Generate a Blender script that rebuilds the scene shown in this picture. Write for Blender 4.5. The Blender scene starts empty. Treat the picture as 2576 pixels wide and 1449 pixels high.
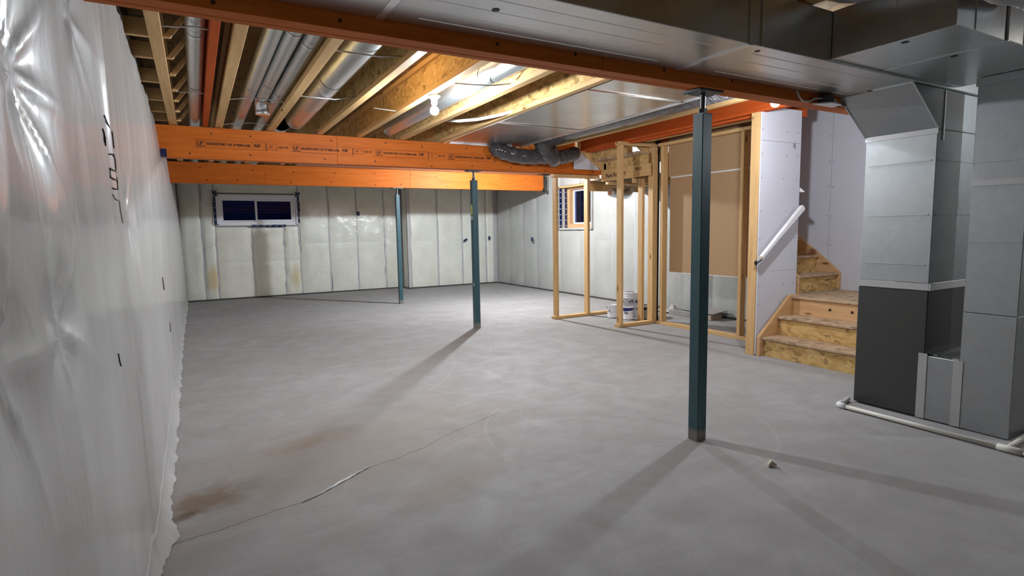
import bpy, bmesh, math, random
import numpy as np
from mathutils import Vector, Matrix, noise as mnoise
random.seed(7)
rng = np.random.RandomState(7)
SC = bpy.context.scene
COL = SC.collection
pi = math.pi

# ---------------------------------------------------------------- camera, world, exposure
CAM_H = 1.40
yaw, pitch, roll = math.radians(29.4), math.radians(-5.95), math.radians(0.98)
f = Vector((math.sin(yaw) * math.cos(pitch), math.cos(yaw) * math.cos(pitch), math.sin(pitch)))
r0 = Vector((math.cos(yaw), -math.sin(yaw), 0))
d0 = f.cross(r0)
rt = math.cos(roll) * r0 + math.sin(roll) * d0
dn = -math.sin(roll) * r0 + math.cos(roll) * d0
cam_data = bpy.data.cameras.new('camera')
cam = bpy.data.objects.new('camera', cam_data)
COL.objects.link(cam)
m = Matrix.Identity(4)
for i in range(3):
    m[i][0], m[i][1], m[i][2] = rt[i], -dn[i], -f[i]
m[0][3], m[1][3], m[2][3] = 0, 0, CAM_H
cam.matrix_world = m
cam_data.sensor_width = 36
cam_data.lens = 1405 / 2576 * 36
cam_data.clip_start = 0.02
SC.camera = cam

world = bpy.data.worlds.new('night')
SC.world = world
world.use_nodes = True
world.node_tree.nodes['Background'].inputs[0].default_value = (0.035, 0.06, 0.16, 1)
world.node_tree.nodes['Background'].inputs[1].default_value = 1.0

SC.view_settings.view_transform = 'Standard'
SC.view_settings.look = 'None'
SC.view_settings.gamma = 1
SC.view_settings.use_curve_mapping = False
SC.view_settings.exposure = 0.0
BULB_STRENGTH = 2900.0
BULB_COLOR = (0.875, 0.95, 1.03, 1)

# ---------------------------------------------------------------- materials
MATS = {}


class N:
    """small node-graph helper"""
    def __init__(s, name):
        s.m = bpy.data.materials.new(name)
        s.m.use_nodes = True
        s.t = s.m.node_tree
        s.b = s.t.nodes['Principled BSDF']
        s.out = s.t.nodes['Material Output']
        MATS[name] = s.m

    def n(s, typ, **kw):
        nd = s.t.nodes.new(typ)
        for k, v in kw.items():
            if k.startswith('_'):
                setattr(nd, k[1:], v)
            else:
                nd.inputs[k].default_value = v
        return nd

    def l(s, a, b):
        s.t.links.new(a, b)

    def coord(s, scale=(1, 1, 1), rot=(0, 0, 0), kind='Object', rnd=False):
        tc = s.n('ShaderNodeTexCoord')
        mp = s.n('ShaderNodeMapping')
        mp.inputs['Scale'].default_value = scale
        mp.inputs['Rotation'].default_value = rot
        src = tc.outputs[kind]
        if rnd:
            oi = s.n('ShaderNodeObjectInfo')
            mu = s.n('ShaderNodeMath', _operation='MULTIPLY')
            mu.inputs[1].default_value = 37.0
            s.l(oi.outputs['Random'], mu.inputs[0])
            va = s.n('ShaderNodeVectorMath', _operation='ADD')
            s.l(src, va.inputs[0])
            s.l(mu.outputs[0], va.inputs[1])
            src = va.outputs[0]
        s.l(src, mp.inputs['Vector'])
        return mp.outputs[0]

    def noise(s, vec, scale=5, detail=4, rough=0.55, dist=0.0):
        nd = s.n('ShaderNodeTexNoise', Scale=scale, Detail=detail, Roughness=rough, Distortion=dist)
        s.l(vec, nd.inputs['Vector'])
        return nd.outputs['Fac']

    def ramp(s, fac, stops):
        nd = s.n('ShaderNodeValToRGB')
        e = nd.color_ramp.elements
        while len(e) < len(stops):
            e.new(0.5)
        for i, (p, c) in enumerate(stops):
            e[i].position = p
            e[i].color = (c, c, c, 1) if isinstance(c, (int, float)) else tuple(c) + (1,)
        s.l(fac, nd.inputs[0])
        return nd.outputs[0]

    def mix(s, fac, a, b, mode='MIX'):
        nd = s.n('ShaderNodeMix', _data_type='RGBA', _blend_type=mode)
        for sock, v in ((nd.inputs[0], fac), (nd.inputs[6], a), (nd.inputs[7], b)):
            if hasattr(v, 'links'):
                s.l(v, sock)
            elif isinstance(v, (int, float)):
                sock.default_value = v
            else:
                sock.default_value = tuple(v) + (1,)
        return nd.outputs[2]

    def math(s, op, a, b=0.0):
        nd = s.n('ShaderNodeMath', _operation=op)
        for i, v in enumerate((a, b)):
            if hasattr(v, 'links'):
                s.l(v, nd.inputs[i])
            else:
                nd.inputs[i].default_value = v
        return nd.outputs[0]

    def bump(s, h, strength=0.3, dist=0.01):
        nd = s.n('ShaderNodeBump', Strength=strength, Distance=dist)
        s.l(h, nd.inputs['Height'])
        s.l(nd.outputs[0], s.b.inputs['Normal'])
        return nd

    def set(s, **kw):
        for k, v in kw.items():
            k = {'col': 'Base Color', 'rough': 'Roughness', 'metal': 'Metallic', 'spec': 'Specular IOR Level',
                 'coat': 'Coat Weight', 'coat_rough': 'Coat Roughness', 'trans': 'Transmission Weight'}.get(k, k)
            sock = s.b.inputs[k]
            if hasattr(v, 'links'):
                s.l(v, sock)
            elif isinstance(v, (int, float)):
                sock.default_value = v
            else:
                sock.default_value = tuple(v) + (1,)
        return s


def plain(name, col, rough=0.5, metal=0.0, var=0.06, scale=8, **kw):
    s = N(name)
    v = s.coord()
    fac = s.noise(v, scale, 4)
    c2 = tuple(max(0, c * (1 - var * 2.2)) for c in col)
    s.set(col=s.mix(fac, col, c2), rough=rough, metal=metal, **kw)
    return s.m


def wood(name, axis, light, dark, rough=0.6, knots=True):
    s = N(name)
    sc = [14, 14, 14]
    sc[axis] = 0.9
    v = s.coord(tuple(sc), rnd=True)
    grain = s.noise(v, 2.2, 6, 0.6, 0.8)
    sc2 = [3, 3, 3]
    sc2[axis] = 0.5
    v2 = s.coord(tuple(sc2), rnd=True)
    broad = s.noise(v2, 1.3, 3)
    col = s.mix(s.ramp(grain, [(0.35, 0.0), (0.7, 1.0)]), light, dark)
    col = s.mix(s.math('MULTIPLY', broad, 0.35), col, tuple(c * 0.6 for c in light), 'MIX')
    if knots:
        sk = [9, 9, 9]
        sk[axis] = 2.6
        vk = s.coord(tuple(sk), rnd=True)
        vo = s.n('ShaderNodeTexVoronoi', Scale=0.75)
        s.l(vk, vo.inputs['Vector'])
        kn = s.ramp(vo.outputs['Distance'], [(0.05, 1.0), (0.12, 0.0)])
        col = s.mix(kn, col, (0.16, 0.065, 0.02))
    s.set(col=col, rough=rough, spec=0.25 if knots else 0.12)
    s.bump(grain, 0.15, 0.004)
    return s.m


def osb(name, light, dark):
    s = N(name)
    v = s.coord((1, 1, 1), rnd=True)
    nv = s.n('ShaderNodeTexNoise', Scale=9.0, Detail=2.0)
    s.l(v, nv.inputs['Vector'])
    va = s.n('ShaderNodeVectorMath', _operation='MULTIPLY_ADD')
    s.l(nv.outputs['Color'], va.inputs[0])
    va.inputs[1].default_value = (0.10, 0.10, 0.10)
    s.l(v, va.inputs[2])
    mp = s.n('ShaderNodeMapping')
    mp.inputs['Scale'].default_value = (16, 16, 34)
    mp.inputs['Rotation'].default_value = (0.5, 0.5, 0.2)
    s.l(va.outputs[0], mp.inputs['Vector'])
    vo = s.n('ShaderNodeTexVoronoi', Scale=1.0)
    s.l(mp.outputs[0], vo.inputs['Vector'])
    sep = s.n('ShaderNodeSeparateColor')
    s.l(vo.outputs['Color'], sep.inputs[0])
    c = s.mix(sep.outputs[0], light, dark)
    edge = s.ramp(sep.outputs[1], [(0.86, 0.0), (0.93, 1.0)])
    c = s.mix(s.math('MULTIPLY', edge, 0.6), c, tuple(x * 0.35 for x in dark))
    s.set(col=c, rough=0.65, spec=0.2)
    s.bump(sep.outputs[0], 0.25, 0.003)
    return s.m


def concrete():
    s = N('concrete')
    v = s.coord()
    big = s.noise(v, 0.7, 5, 0.6)
    mid = s.noise(v, 3.5, 6, 0.65, 0.6)
    vs = s.coord((0.5, 3.2, 1), (0, 0, 0.35))
    trow = s.noise(vs, 2.0, 5, 0.6, 1.2)
    fine = s.noise(v, 60, 4, 0.7)
    c = s.mix(s.ramp(big, [(0.35, 0.0), (0.65, 1.0)]), (0.385, 0.375, 0.375), (0.33, 0.315, 0.31))
    c = s.mix(s.ramp(mid, [(0.38, 0.0), (0.72, 0.6)]), c, (0.275, 0.26, 0.25))
    c = s.mix(s.ramp(trow, [(0.5, 0.0), (0.72, 0.45)]), c, (0.30, 0.285, 0.275))
    c = s.mix(s.ramp(trow, [(0.28, 0.30), (0.42, 0.0)]), c, (0.44, 0.43, 0.43))
    c = s.mix(s.ramp(fine, [(0.5, 0.0), (0.8, 0.35)]), c, (0.24, 0.225, 0.215))

    def blot(c, cx, cy, rx, ry, rot, col, amt, nscale):
        mp = s.n('ShaderNodeMapping')
        tc = s.n('ShaderNodeTexCoord')
        mp.vector_type = 'TEXTURE'
        mp.inputs['Location'].default_value = (cx, cy, 0)
        mp.inputs['Rotation'].default_value = (0, 0, rot)
        mp.inputs['Scale'].default_value = (rx, ry, 1)
        s.l(tc.outputs['Object'], mp.inputs['Vector'])
        ln = s.n('ShaderNodeVectorMath', _operation='LENGTH')
        s.l(mp.outputs[0], ln.inputs[0])
        nz = s.noise(v, nscale, 5, 0.6, 0.5)
        dd = s.math('ADD', ln.outputs['Value'], s.math('MULTIPLY', s.math('SUBTRACT', nz, 0.5), 1.9))
        fac = s.ramp(dd, [(0.25, amt), (1.0, 0.0)])
        return s.mix(fac, c, col)
    c = blot(c, 0.9, 3.55, 1.5, 0.9, 0.25, (0.33, 0.28, 0.235), 0.5, 3.0)
    c = blot(c, -0.02, 3.30, 0.26, 0.22, 0.3, (0.19, 0.135, 0.085), 0.8, 6.0)
    c = blot(c, -0.13, 3.14, 0.13, 0.06, 0.4, (0.12, 0.075, 0.04), 0.8, 9.0)
    c = blot(c, 0.55, 3.85, 0.45, 0.16, 0.3, (0.28, 0.225, 0.17), 0.6, 6.0)
    c = blot(c, 1.15, 2.75, 0.5, 0.2, 0.3, (0.29, 0.24, 0.19), 0.5, 5.0)
    c = blot(c, 3.7, 1.6, 1.2, 0.6, 0.2, (0.26, 0.25, 0.245), 0.5, 4.0)
    c = blot(c, 4.0, 1.0, 0.5, 0.3, 0.2, (0.22, 0.21, 0.205), 0.5, 6.0)
    # sweeping trowel arcs
    for (cx, cy, rr) in ((1.75, 2.55, 1.22), (1.9, 2.35, 1.06), (2.6, 3.0, 1.0), (0.2, 6.3, 2.3), (3.0, 5.2, 1.4)):
        tc = s.n('ShaderNodeTexCoord')
        sub = s.n('ShaderNodeVectorMath', _operation='SUBTRACT')
        s.l(tc.outputs['Object'], sub.inputs[0])
        sub.inputs[1].default_value = (cx, cy, 0)
        ln = s.n('ShaderNodeVectorMath', _operation='LENGTH')
        s.l(sub.outputs[0], ln.inputs[0])
        ab = s.math('ABSOLUTE', s.math('SUBTRACT', ln.outputs['Value'], rr))
        fac = s.ramp(ab, [(0.0, 1.0), (0.022, 0.0)])
        fac = s.math('MULTIPLY', fac, s.ramp(big, [(0.42, 0.0), (0.58, 0.32)]))
        c = s.mix(fac, c, (0.42, 0.405, 0.39))
    hs = s.n('ShaderNodeMapRange')
    hs.inputs[1].default_value, hs.inputs[2].default_value = 0.3, 0.7
    hs.inputs[3].default_value, hs.inputs[4].default_value = 0.62, 0.8
    s.l(mid, hs.inputs[0])
    s.set(col=c, rough=hs.outputs[0], spec=0.2)
    s.bump(s.math('ADD', s.math('MULTIPLY', mid, 0.6), s.math('MULTIPLY', fine, 0.25)), 0.25, 0.006)


def galv(name, base, rlo, rhi, scale=1.0):
    s = N(name)
    v = s.coord()
    vo = s.n('ShaderNodeTexVoronoi', Scale=26.0 * scale)
    s.l(v, vo.inputs['Vector'])
    sep = s.n('ShaderNodeSeparateColor')
    s.l(vo.outputs['Color'], sep.inputs[0])
    big = s.noise(v, 2.5, 4)
    c = s.mix(s.math('MULTIPLY', sep.outputs[0], 0.16), base, tuple(x * 0.6 for x in base))
    mr = s.n('ShaderNodeMapRange')
    mr.inputs[3].default_value, mr.inputs[4].default_value = rlo, rhi
    mr.inputs[1].default_value, mr.inputs[2].default_value = 0.3, 0.7
    s.l(big, mr.inputs[0])
    s.set(col=c, metal=0.8 if 'dull' in name else 0.92, rough=mr.outputs[0])
    s.bump(s.noise(v, 1.6, 1), 0.035, 0.02)
    return s.m


def batt_mat(name, base, dark, stains=()):
    s = N(name)
    v = s.coord()
    big = s.noise(v, 2.2, 4, 0.6)
    fib = s.noise(v, 26, 5, 0.7)
    c = s.mix(s.ramp(big, [(0.35, 0.0), (0.7, 1.0)]), base, dark)
    c = s.mix(s.ramp(fib, [(0.45, 0.0), (0.8, 0.35)]), c, tuple(x * 0.75 for x in dark))
    for (p, sx, sz, col) in stains:
        tc = s.n('ShaderNodeTexCoord')
        mp = s.n('ShaderNodeMapping')
        mp.vector_type = 'TEXTURE'
        mp.inputs['Location'].default_value = p
        mp.inputs['Scale'].default_value = (sx, 5, sz)
        s.l(tc.outputs['Object'], mp.inputs['Vector'])
        ln = s.n('ShaderNodeVectorMath', _operation='LENGTH')
        s.l(mp.outputs[0], ln.inputs[0])
        dd = s.math('ADD', ln.outputs['Value'], s.math('SUBTRACT', big, 0.5))
        c = s.mix(s.ramp(dd, [(0.3, 0.75), (1.0, 0.0)]), c, col)
    s.set(col=c, rough=0.42, spec=0.45, coat=0.25, coat_rough=0.2)
    s.bump(s.math('ADD', s.math('MULTIPLY', big, 1.0), s.math('MULTIPLY', fib, 0.12)), 0.35, 0.05)
    return s.m


def poly_left():
    s = N('milky_poly')
    v = s.coord()
    big = s.noise(v, 1.6, 4, 0.6)
    vs = s.coord((1, 9, 1.2))
    streak = s.noise(vs, 2.0, 4, 0.6, 0.6)
    c = s.mix(s.ramp(big, [(0.35, 0.0), (0.7, 1.0)]), (0.49, 0.485, 0.47), (0.41, 0.40, 0.39))
    c = s.mix(s.ramp(streak, [(0.55, 0.0), (0.75, 0.4)]), c, (0.56, 0.57, 0.57))
    s.set(col=c, rough=0.45, spec=0.4, coat=0.45, coat_rough=0.13)
    fine = s.noise(s.coord((1, 5, 2.0)), 4.0, 5, 0.55, 1.0)
    s.bump(fine, 0.12, 0.02)


def clear_poly():
    s = N('clear_poly')
    s.t.nodes.remove(s.b)
    tr = s.n('ShaderNodeBsdfTransparent')
    tr.inputs[0].default_value = (0.97, 0.98, 0.99, 1)
    gl = s.n('ShaderNodeBsdfGlossy', Roughness=0.17)
    gl.inputs[0].default_value = (1, 1, 1, 1)
    v = s.coord()
    b = s.n('ShaderNodeBump', Strength=0.45, Distance=0.02)
    s.l(s.noise(v, 5.0, 5, 0.55, 1.4), b.inputs['Height'])
    s.l(b.outputs[0], gl.inputs['Normal'])
    lw = s.n('ShaderNodeLayerWeight', Blend=0.5)
    mx = s.n('ShaderNodeMixShader')
    s.l(s.math('ADD', s.math('MULTIPLY', s.math('POWER', lw.outputs['Facing'], 4.0), 0.5), 0.022), mx.inputs[0])
    s.l(tr.outputs[0], mx.inputs[1])
    s.l(gl.outputs[0], mx.inputs[2])
    s.l(mx.outputs[0], s.out.inputs['Surface'])


def steel_teal():
    s = N('teal_paint')
    v = s.coord()
    n1 = s.noise(v, 9, 4, 0.6)
    c = s.mix(n1, (0.034, 0.098, 0.120), (0.024, 0.068, 0.085))
    mp = s.coord((8, 8, 2.2), rnd=True)
    nn = s.noise(mp, 1.2, 5, 0.6)
    chips = s.ramp(nn, [(0.66, 0.0), (0.69, 1.0)])
    c = s.mix(chips, c, (0.012, 0.02, 0.022))
    tc = s.n('ShaderNodeTexCoord')
    sp = s.n('ShaderNodeSeparateXYZ')
    s.l(tc.outputs['Object'], sp.inputs[0])
    z = s.math('ADD', sp.outputs[2], s.math('MULTIPLY', s.math('SUBTRACT', n1, 0.5), 0.10))
    cem = s.ramp(z, [(0.06, 0.9), (0.085, 0.0)])
    c = s.mix(cem, c, (0.20, 0.185, 0.165))
    s.set(col=c, rough=0.38, spec=0.5)
    s.bump(s.noise(v, 45, 3), 0.12, 0.003)


def emit(name, col, strength):
    s = N(name)
    s.set(col=(0.8, 0.8, 0.8))
    s.b.inputs['Emission Color'].default_value = col
    s.b.inputs['Emission Strength'].default_value = strength


concrete()
poly_left()
clear_poly()
steel_teal()
WL, WD = (0.74, 0.48, 0.225), (0.56, 0.335, 0.13)
wood('wood_x', 0, WL, WD)
wood('wood_y', 1, WL, WD)
wood('wood_z', 2, WL, WD)
wood('pale_wood_y', 1, (0.70, 0.55, 0.36), (0.55, 0.40, 0.22), knots=False)
wood('stair_wood_x', 0, (0.70, 0.44, 0.23), (0.56, 0.32, 0.14))
wood('stair_wood_y', 1, (0.70, 0.44, 0.23), (0.56, 0.32, 0.14))
LL, LD = (0.64, 0.165, 0.024), (0.50, 0.11, 0.013)
wood('veneer_x', 0, LL, LD, 0.5, knots=False)
wood('veneer_y', 1, (0.56, 0.105, 0.02), (0.42, 0.065, 0.01), 0.7, knots=False)
osb('osb', (0.66, 0.45, 0.19), (0.47, 0.28, 0.095))
osb('osb_tread', (0.55, 0.40, 0.27), (0.42, 0.285, 0.175))
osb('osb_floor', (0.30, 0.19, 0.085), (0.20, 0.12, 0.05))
galv('galvanised', (0.64, 0.66, 0.66), 0.27, 0.33)
galv('galvanised_dull', (0.40, 0.42, 0.43), 0.42, 0.52)
galv('galvanised_pan', (0.47, 0.455, 0.43), 0.2, 0.28)
galv('galvanised_pipe', (0.64, 0.67, 0.66), 0.28, 0.42)
galv('foil', (0.84, 0.85, 0.86), 0.2, 0.36, 3)
galv('chrome', (0.75, 0.76, 0.78), 0.12, 0.2)
plain('dull_tape', (0.56, 0.56, 0.57), 0.4, 0.35)
plain('furnace_grey', (0.062, 0.064, 0.062), 0.32, 0.15)
plain('bare_steel', (0.10, 0.105, 0.11), 0.45, 0.8)
plain('plate_steel', (0.075, 0.105, 0.12), 0.5, 0.3)
plain('black_pipe', (0.012, 0.012, 0.014), 0.25)
plain('black', (0.008, 0.008, 0.010), 0.5)
plain('ink', (0.05, 0.016, 0.006), 0.8)
plain('marker', (0.035, 0.03, 0.02), 0.8)
plain('red_marker', (0.10, 0.02, 0.03), 0.8)
plain('drywall', (0.645, 0.66, 0.73), 0.75, var=0.02)
plain('drywall_core', (0.82, 0.81, 0.80), 0.8, var=0.02)
plain('brown_paper', (0.40, 0.245, 0.125), 0.8, var=0.04, scale=40)
plain('white_paint', (0.86, 0.86, 0.88), 0.4, var=0.02)
plain('porcelain', (0.85, 0.85, 0.84), 0.3, var=0.01)
plain('cable', (0.75, 0.74, 0.70), 0.5, var=0.02)
plain('wire', (0.55, 0.55, 0.54), 0.4, 0.5)
plain('pvc', (0.72, 0.69, 0.62), 0.35, var=0.05)
plain('vinyl', (0.80, 0.81, 0.84), 0.35, var=0.02)
plain('blue_tape', (0.008, 0.020, 0.085), 0.3, var=0.2, scale=30)
plain('tape_print', (0.65, 0.68, 0.75), 0.5)
plain('pail_white', (0.72, 0.72, 0.74), 0.35, var=0.02)
plain('label_blue', (0.008, 0.014, 0.16), 0.35)
plain('can_label', (0.75, 0.75, 0.78), 0.4, var=0.02)
plain('dark_concrete', (0.16, 0.155, 0.15), 0.8)
plain('dark_sill', (0.06, 0.055, 0.05), 0.8)
plain('stud_behind', (0.55, 0.53, 0.53), 0.5, var=0.12)
plain('box_grey', (0.36, 0.33, 0.31), 0.6)
plain('box_tan', (0.45, 0.36, 0.28), 0.7)
plain('chip_wood', (0.62, 0.55, 0.42), 0.7)
plain('foil_jacket', (0.66, 0.66, 0.66), 0.32, 0.45, scale=14)
plain('crack_dark', (0.20, 0.185, 0.17), 0.9)
plain('yellow_sticker', (0.6, 0.62, 0.1), 0.5)
plain('white_sticker', (0.6, 0.6, 0.58), 0.5)
plain('well_metal', (0.20, 0.25, 0.42), 0.45, 0.3)
plain('rim_dark', (0.12, 0.09, 0.06), 0.8)
plain('scrap_poly', (0.55, 0.54, 0.52), 0.2, coat=1.0)
plain('strip_poly', (0.62, 0.64, 0.67), 0.25, coat=0.6)
s_ = N('duct_jacket')
_v = s_.coord()
s_.set(col=s_.mix(s_.noise(_v, 5, 4), (0.060, 0.054, 0.060), (0.032, 0.029, 0.033)), rough=0.22, coat=0.8, coat_rough=0.12)
s_.bump(s_.noise(s_.coord((1, 1, 1)), 14, 4, 0.6, 1.5), 1.0, 0.05)
batt_mat('batt_back', (0.80, 0.80, 0.70), (0.70, 0.695, 0.59),
         [((0.29, 13.4, 0.48), 0.16, 0.36, (0.62, 0.46, 0.17)), ((1.95, 13.4, 0.42), 0.14, 0.34, (0.64, 0.50, 0.24))])
batt_mat('batt_right', (0.48, 0.475, 0.445), (0.42, 0.415, 0.38))
g_ = N('window_glass')
g_.t.nodes.remove(g_.b)
_tr = g_.n('ShaderNodeBsdfTransparent')
_tr.inputs[0].default_value = (0.55, 0.62, 0.8, 1)
_gl = g_.n('ShaderNodeBsdfGlossy', Roughness=0.02)
_lw = g_.n('ShaderNodeLayerWeight', Blend=0.5)
_fr = g_.n('ShaderNodeMath', _operation='MULTIPLY_ADD')
_fr.inputs[1].default_value = 0.06
_fr.inputs[2].default_value = 0.006
g_.l(_lw.outputs['Facing'], _fr.inputs[0])
_mx = g_.n('ShaderNodeMixShader')
g_.l(_fr.outputs[0], _mx.inputs[0])
g_.l(_tr.outputs[0], _mx.inputs[1])
g_.l(_gl.outputs[0], _mx.inputs[2])
g_.l(_mx.outputs[0], g_.out.inputs['Surface'])
for nm_, k_ in (('bulb_glow', 1.0), ('bulb_glow_stair', 0.55), ('bulb_glow_back', 3.0), ('bulb_glow_added', 0.38)):
    emit(nm_, BULB_COLOR, BULB_STRENGTH * k_)


# ---------------------------------------------------------------- mesh helpers
class MB:
    def __init__(s):
        s.v, s.f, s.sm = [], [], []

    def add(s, vs, fs, smooth=False):
        o = len(s.v)
        s.v += [tuple(p) for p in vs]
        s.f += [tuple(i + o for i in q) for q in fs]
        s.sm += [smooth] * len(fs)
        return s

    def box(s, x0, x1, y0, y1, z0, z1):
        vs = [(x, y, z) for z in (z0, z1) for y in (y0, y1) for x in (x0, x1)]
        return s.add(vs, [(0, 2, 3, 1), (4, 5, 7, 6), (0, 1, 5, 4), (2, 6, 7, 3), (0, 4, 6, 2), (1, 3, 7, 5)])

    def prism(s, poly, axis, a, b):
        """extrude a polygon lying in the plane normal to axis (2D coords in the order of the other axes)"""
        n = len(poly)

        def P(p, t):
            q = list(p)
            q.insert(axis, t)
            return q
        vs = [P(p, a) for p in poly] + [P(p, b) for p in poly]
        fs = [tuple(range(n))[::-1], tuple(range(n, 2 * n))]
        fs += [(i, (i + 1) % n, n + (i + 1) % n, n + i) for i in range(n)]
        return s.add(vs, fs)

    def tube(s, pts, r, n=10, cap=True, smooth=True):
        pts = [Vector(p) for p in pts]
        rs = r if isinstance(r, (list, tuple)) else [r] * len(pts)
        vs, fs = [], []
        up = None
        for i, p in enumerate(pts):
            t = (pts[min(i + 1, len(pts) - 1)] - pts[max(i - 1, 0)]).normalized()
            if up is None:
                up = Vector((0, 0, 1)) if abs(t.z) < 0.9 else Vector((1, 0, 0))
            a = t.cross(up).normalized()
            up = a.cross(t).normalized()
            for k in range(n):
                an = 2 * pi * k / n
                vs.append(p + rs[i] * (math.cos(an) * a + math.sin(an) * up))
        for i in range(len(pts) - 1):
            for k in range(n):
                k2 = (k + 1) % n
                fs.append((i * n + k, i * n + k2, (i + 1) * n + k2, (i + 1) * n + k))
        s.add(vs, fs, smooth)
        if cap:
            o = len(s.v) - len(vs)
            s.f.append(tuple(o + k for k in range(n))[::-1])
            s.f.append(tuple(o + (len(pts) - 1) * n + k for k in range(n)))
            s.sm += [False, False]
        return s

    def lathe(s, prof, cx, cy, n=24, smooth=True):
        vs, fs = [], []
        for (r, z) in prof:
            for k in range(n):
                a = 2 * pi * k / n
                vs.append((cx + r * math.cos(a), cy + r * math.sin(a), z))
        for i in range(len(prof) - 1):
            for k in range(n):
                k2 = (k + 1) % n
                fs.append((i * n + k, i * n + k2, (i + 1) * n + k2, (i + 1) * n + k))
        s.add(vs, fs, smooth)
        o = len(s.v) - len(vs)
        s.f.append(tuple(o + k for k in range(n))[::-1])
        s.f.append(tuple(o + (len(prof) - 1) * n + k for k in range(n)))
        s.sm += [False, False]
        return s

    def sphere(s, c, r, nu=16, nv=10):
        vs, fs = [], []
        for i in range(nv + 1):
            th = pi * i / nv
            for k in range(nu):
                a = 2 * pi * k / nu
                vs.append((c[0] + r * math.sin(th) * math.cos(a), c[1] + r * math.sin(th) * math.sin(a), c[2] + r * math.cos(th)))
        for i in range(nv):
            for k in range(nu):
                k2 = (k + 1) % nu
                fs.append((i * nu + k, (i + 1) * nu + k, (i + 1) * nu + k2, i * nu + k2))
        return s.add(vs, fs, True)

    def disc(s, c, normal, r, n=12, th=0.001):
        nrm = Vector(normal).normalized()
        return s.tube([Vector(c) - nrm * th, Vector(c) + nrm * th], r, n, True, False)

    def grid(s, P, smooth=True):
        """P: list of rows of points"""
        nu, nv = len(P), len(P[0])
        vs = [p for row in P for p in row]
        fs = [(i * nv + j, (i + 1) * nv + j, (i + 1) * nv + j + 1, i * nv + j + 1) for i in range(nu - 1) for j in range(nv - 1)]
        return s.add(vs, fs, smooth)

    def build(s, name, mat, parent=None, bevel=0.0, flip=False):
        me = bpy.data.meshes.new(name)
        me.from_pydata(s.v, [], s.f)
        me.polygons.foreach_set('use_smooth', s.sm)
        bm = bmesh.new()
        bm.from_mesh(me)
        bmesh.ops.recalc_face_normals(bm, faces=bm.faces)
        if flip:
            bmesh.ops.reverse_faces(bm, faces=bm.faces)
        bm.to_mesh(me)
        bm.free()
        me.materials.append(MATS[mat])
        o = bpy.data.objects.new(name, me)
        COL.objects.link(o)
        if bevel:
            md = o.modifiers.new('bevel', 'BEVEL')
            md.width = bevel
            md.segments = 1
            md.limit_method = 'ANGLE'
        if parent is not None:
            attach(o, parent)
        return o


def base_mat(o):
    mw = Matrix.Translation(o.location)
    p = o.parent
    if p is not None:
        return base_mat(p) @ o.matrix_parent_inverse @ mw
    return mw


def attach(o, parent):
    o.parent = parent
    o.matrix_parent_inverse = base_mat(parent).inverted()


def tag(o, label, cat, group=None):
    o['label'] = label
    o['category'] = cat
    if group:
        o['group'] = group
    return o


def thing(name, loc, label, cat, group=None):
    o = bpy.data.objects.new(name, None)
    o.empty_display_size = 0.1
    COL.objects.link(o)
    o.location = loc
    return tag(o, label, cat, group)


def struct(o):
    o['kind'] = 'structure'
    return o


def box(x0, x1, y0, y1, z0, z1):
    return MB().box(x0, x1, y0, y1, z0, z1)


def text(name, body, size, loc, rot, mat, parent):
    cu = bpy.data.curves.new(name, 'FONT')
    cu.body = body
    cu.size = size
    cu.extrude = 0.0003
    cu.offset = 0.0016 if mat == 'ink' else 0.001
    cu.align_x = 'LEFT'
    cu.align_y = 'CENTER'
    cu.materials.append(MATS[mat])
    o = bpy.data.objects.new(name, cu)
    COL.objects.link(o)
    o.rotation_euler = rot
    o.location = loc
    if parent is not None:
        o.parent = parent
        o.matrix_parent_inverse = base_mat(parent).inverted()
    return o


def copy_thing(root, delta, label):
    """copy a thing with its parts and sub-parts; parts share mesh data"""
    r = root.copy()
    COL.objects.link(r)
    r.location = Vector(root.location) + Vector(delta)
    r['label'] = label
    for ch in [o for o in bpy.data.objects if o.parent == root]:
        c = ch.copy()
        COL.objects.link(c)
        c.parent = r
        c.matrix_parent_inverse = ch.matrix_parent_inverse.copy()
        for g in [o for o in bpy.data.objects if o.parent == ch]:
            e = g.copy()
            COL.objects.link(e)
            e.parent = c
            e.matrix_parent_inverse = g.matrix_parent_inverse.copy()
    return r


RX90 = (pi / 2, 0, 0)                    # text readable from -Y
# key planes
Z_BEAM, Z_JOIST, Z_SUB = 2.235, 2.58, 2.88
Y_BACK, X_RIGHT = 13.45, 6.93
Y_END = -3.2

# ================================================================ SETTING
floor = struct(box(-0.8, 7.4, Y_END - 0.1, 14.0, -0.12, 0).build('floor', 'concrete'))
crk = MB()
path = [(-0.19, 2.87), (0.02, 2.90), (0.13, 2.93), (0.24, 2.955), (0.42, 2.99), (0.61, 3.11), (0.81, 3.23), (1.0, 3.27), (1.22, 3.35), (1.45, 3.49), (1.72, 3.61), (2.05, 3.74)]
Pts = []
for i in range(len(path) - 1):
    for k in range(4):
        t = k / 4
        x = path[i][0] * (1 - t) + path[i + 1][0] * t
        y = path[i][1] * (1 - t) + path[i + 1][1] * t
        Pts.append((x, y + rng.uniform(-.006, .006), rng.uniform(.0008, .0028)))
crk.grid([[(x, y - w, 0.0006) for x, y, w in Pts], [(x, y + w, 0.0006) for x, y, w in Pts]], False)
crk.build('crack', 'crack_dark', floor)

struct_ceiling = struct(bpy.data.objects.new('ceiling', None))
COL.objects.link(struct_ceiling)
for i in range(15):
    y0 = Y_END + i * 1.22
    for x0, x1 in ((-0.7, 2.41), (2.415, 4.85), (4.855, 7.4)):
        if y0 > 13.9:
            continue
        ox = 0.0
        box(x0, x1, y0, y0 + 1.215, Z_SUB, Z_SUB + 0.02).build('subfloor_panel', 'osb_floor', struct_ceiling)

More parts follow.
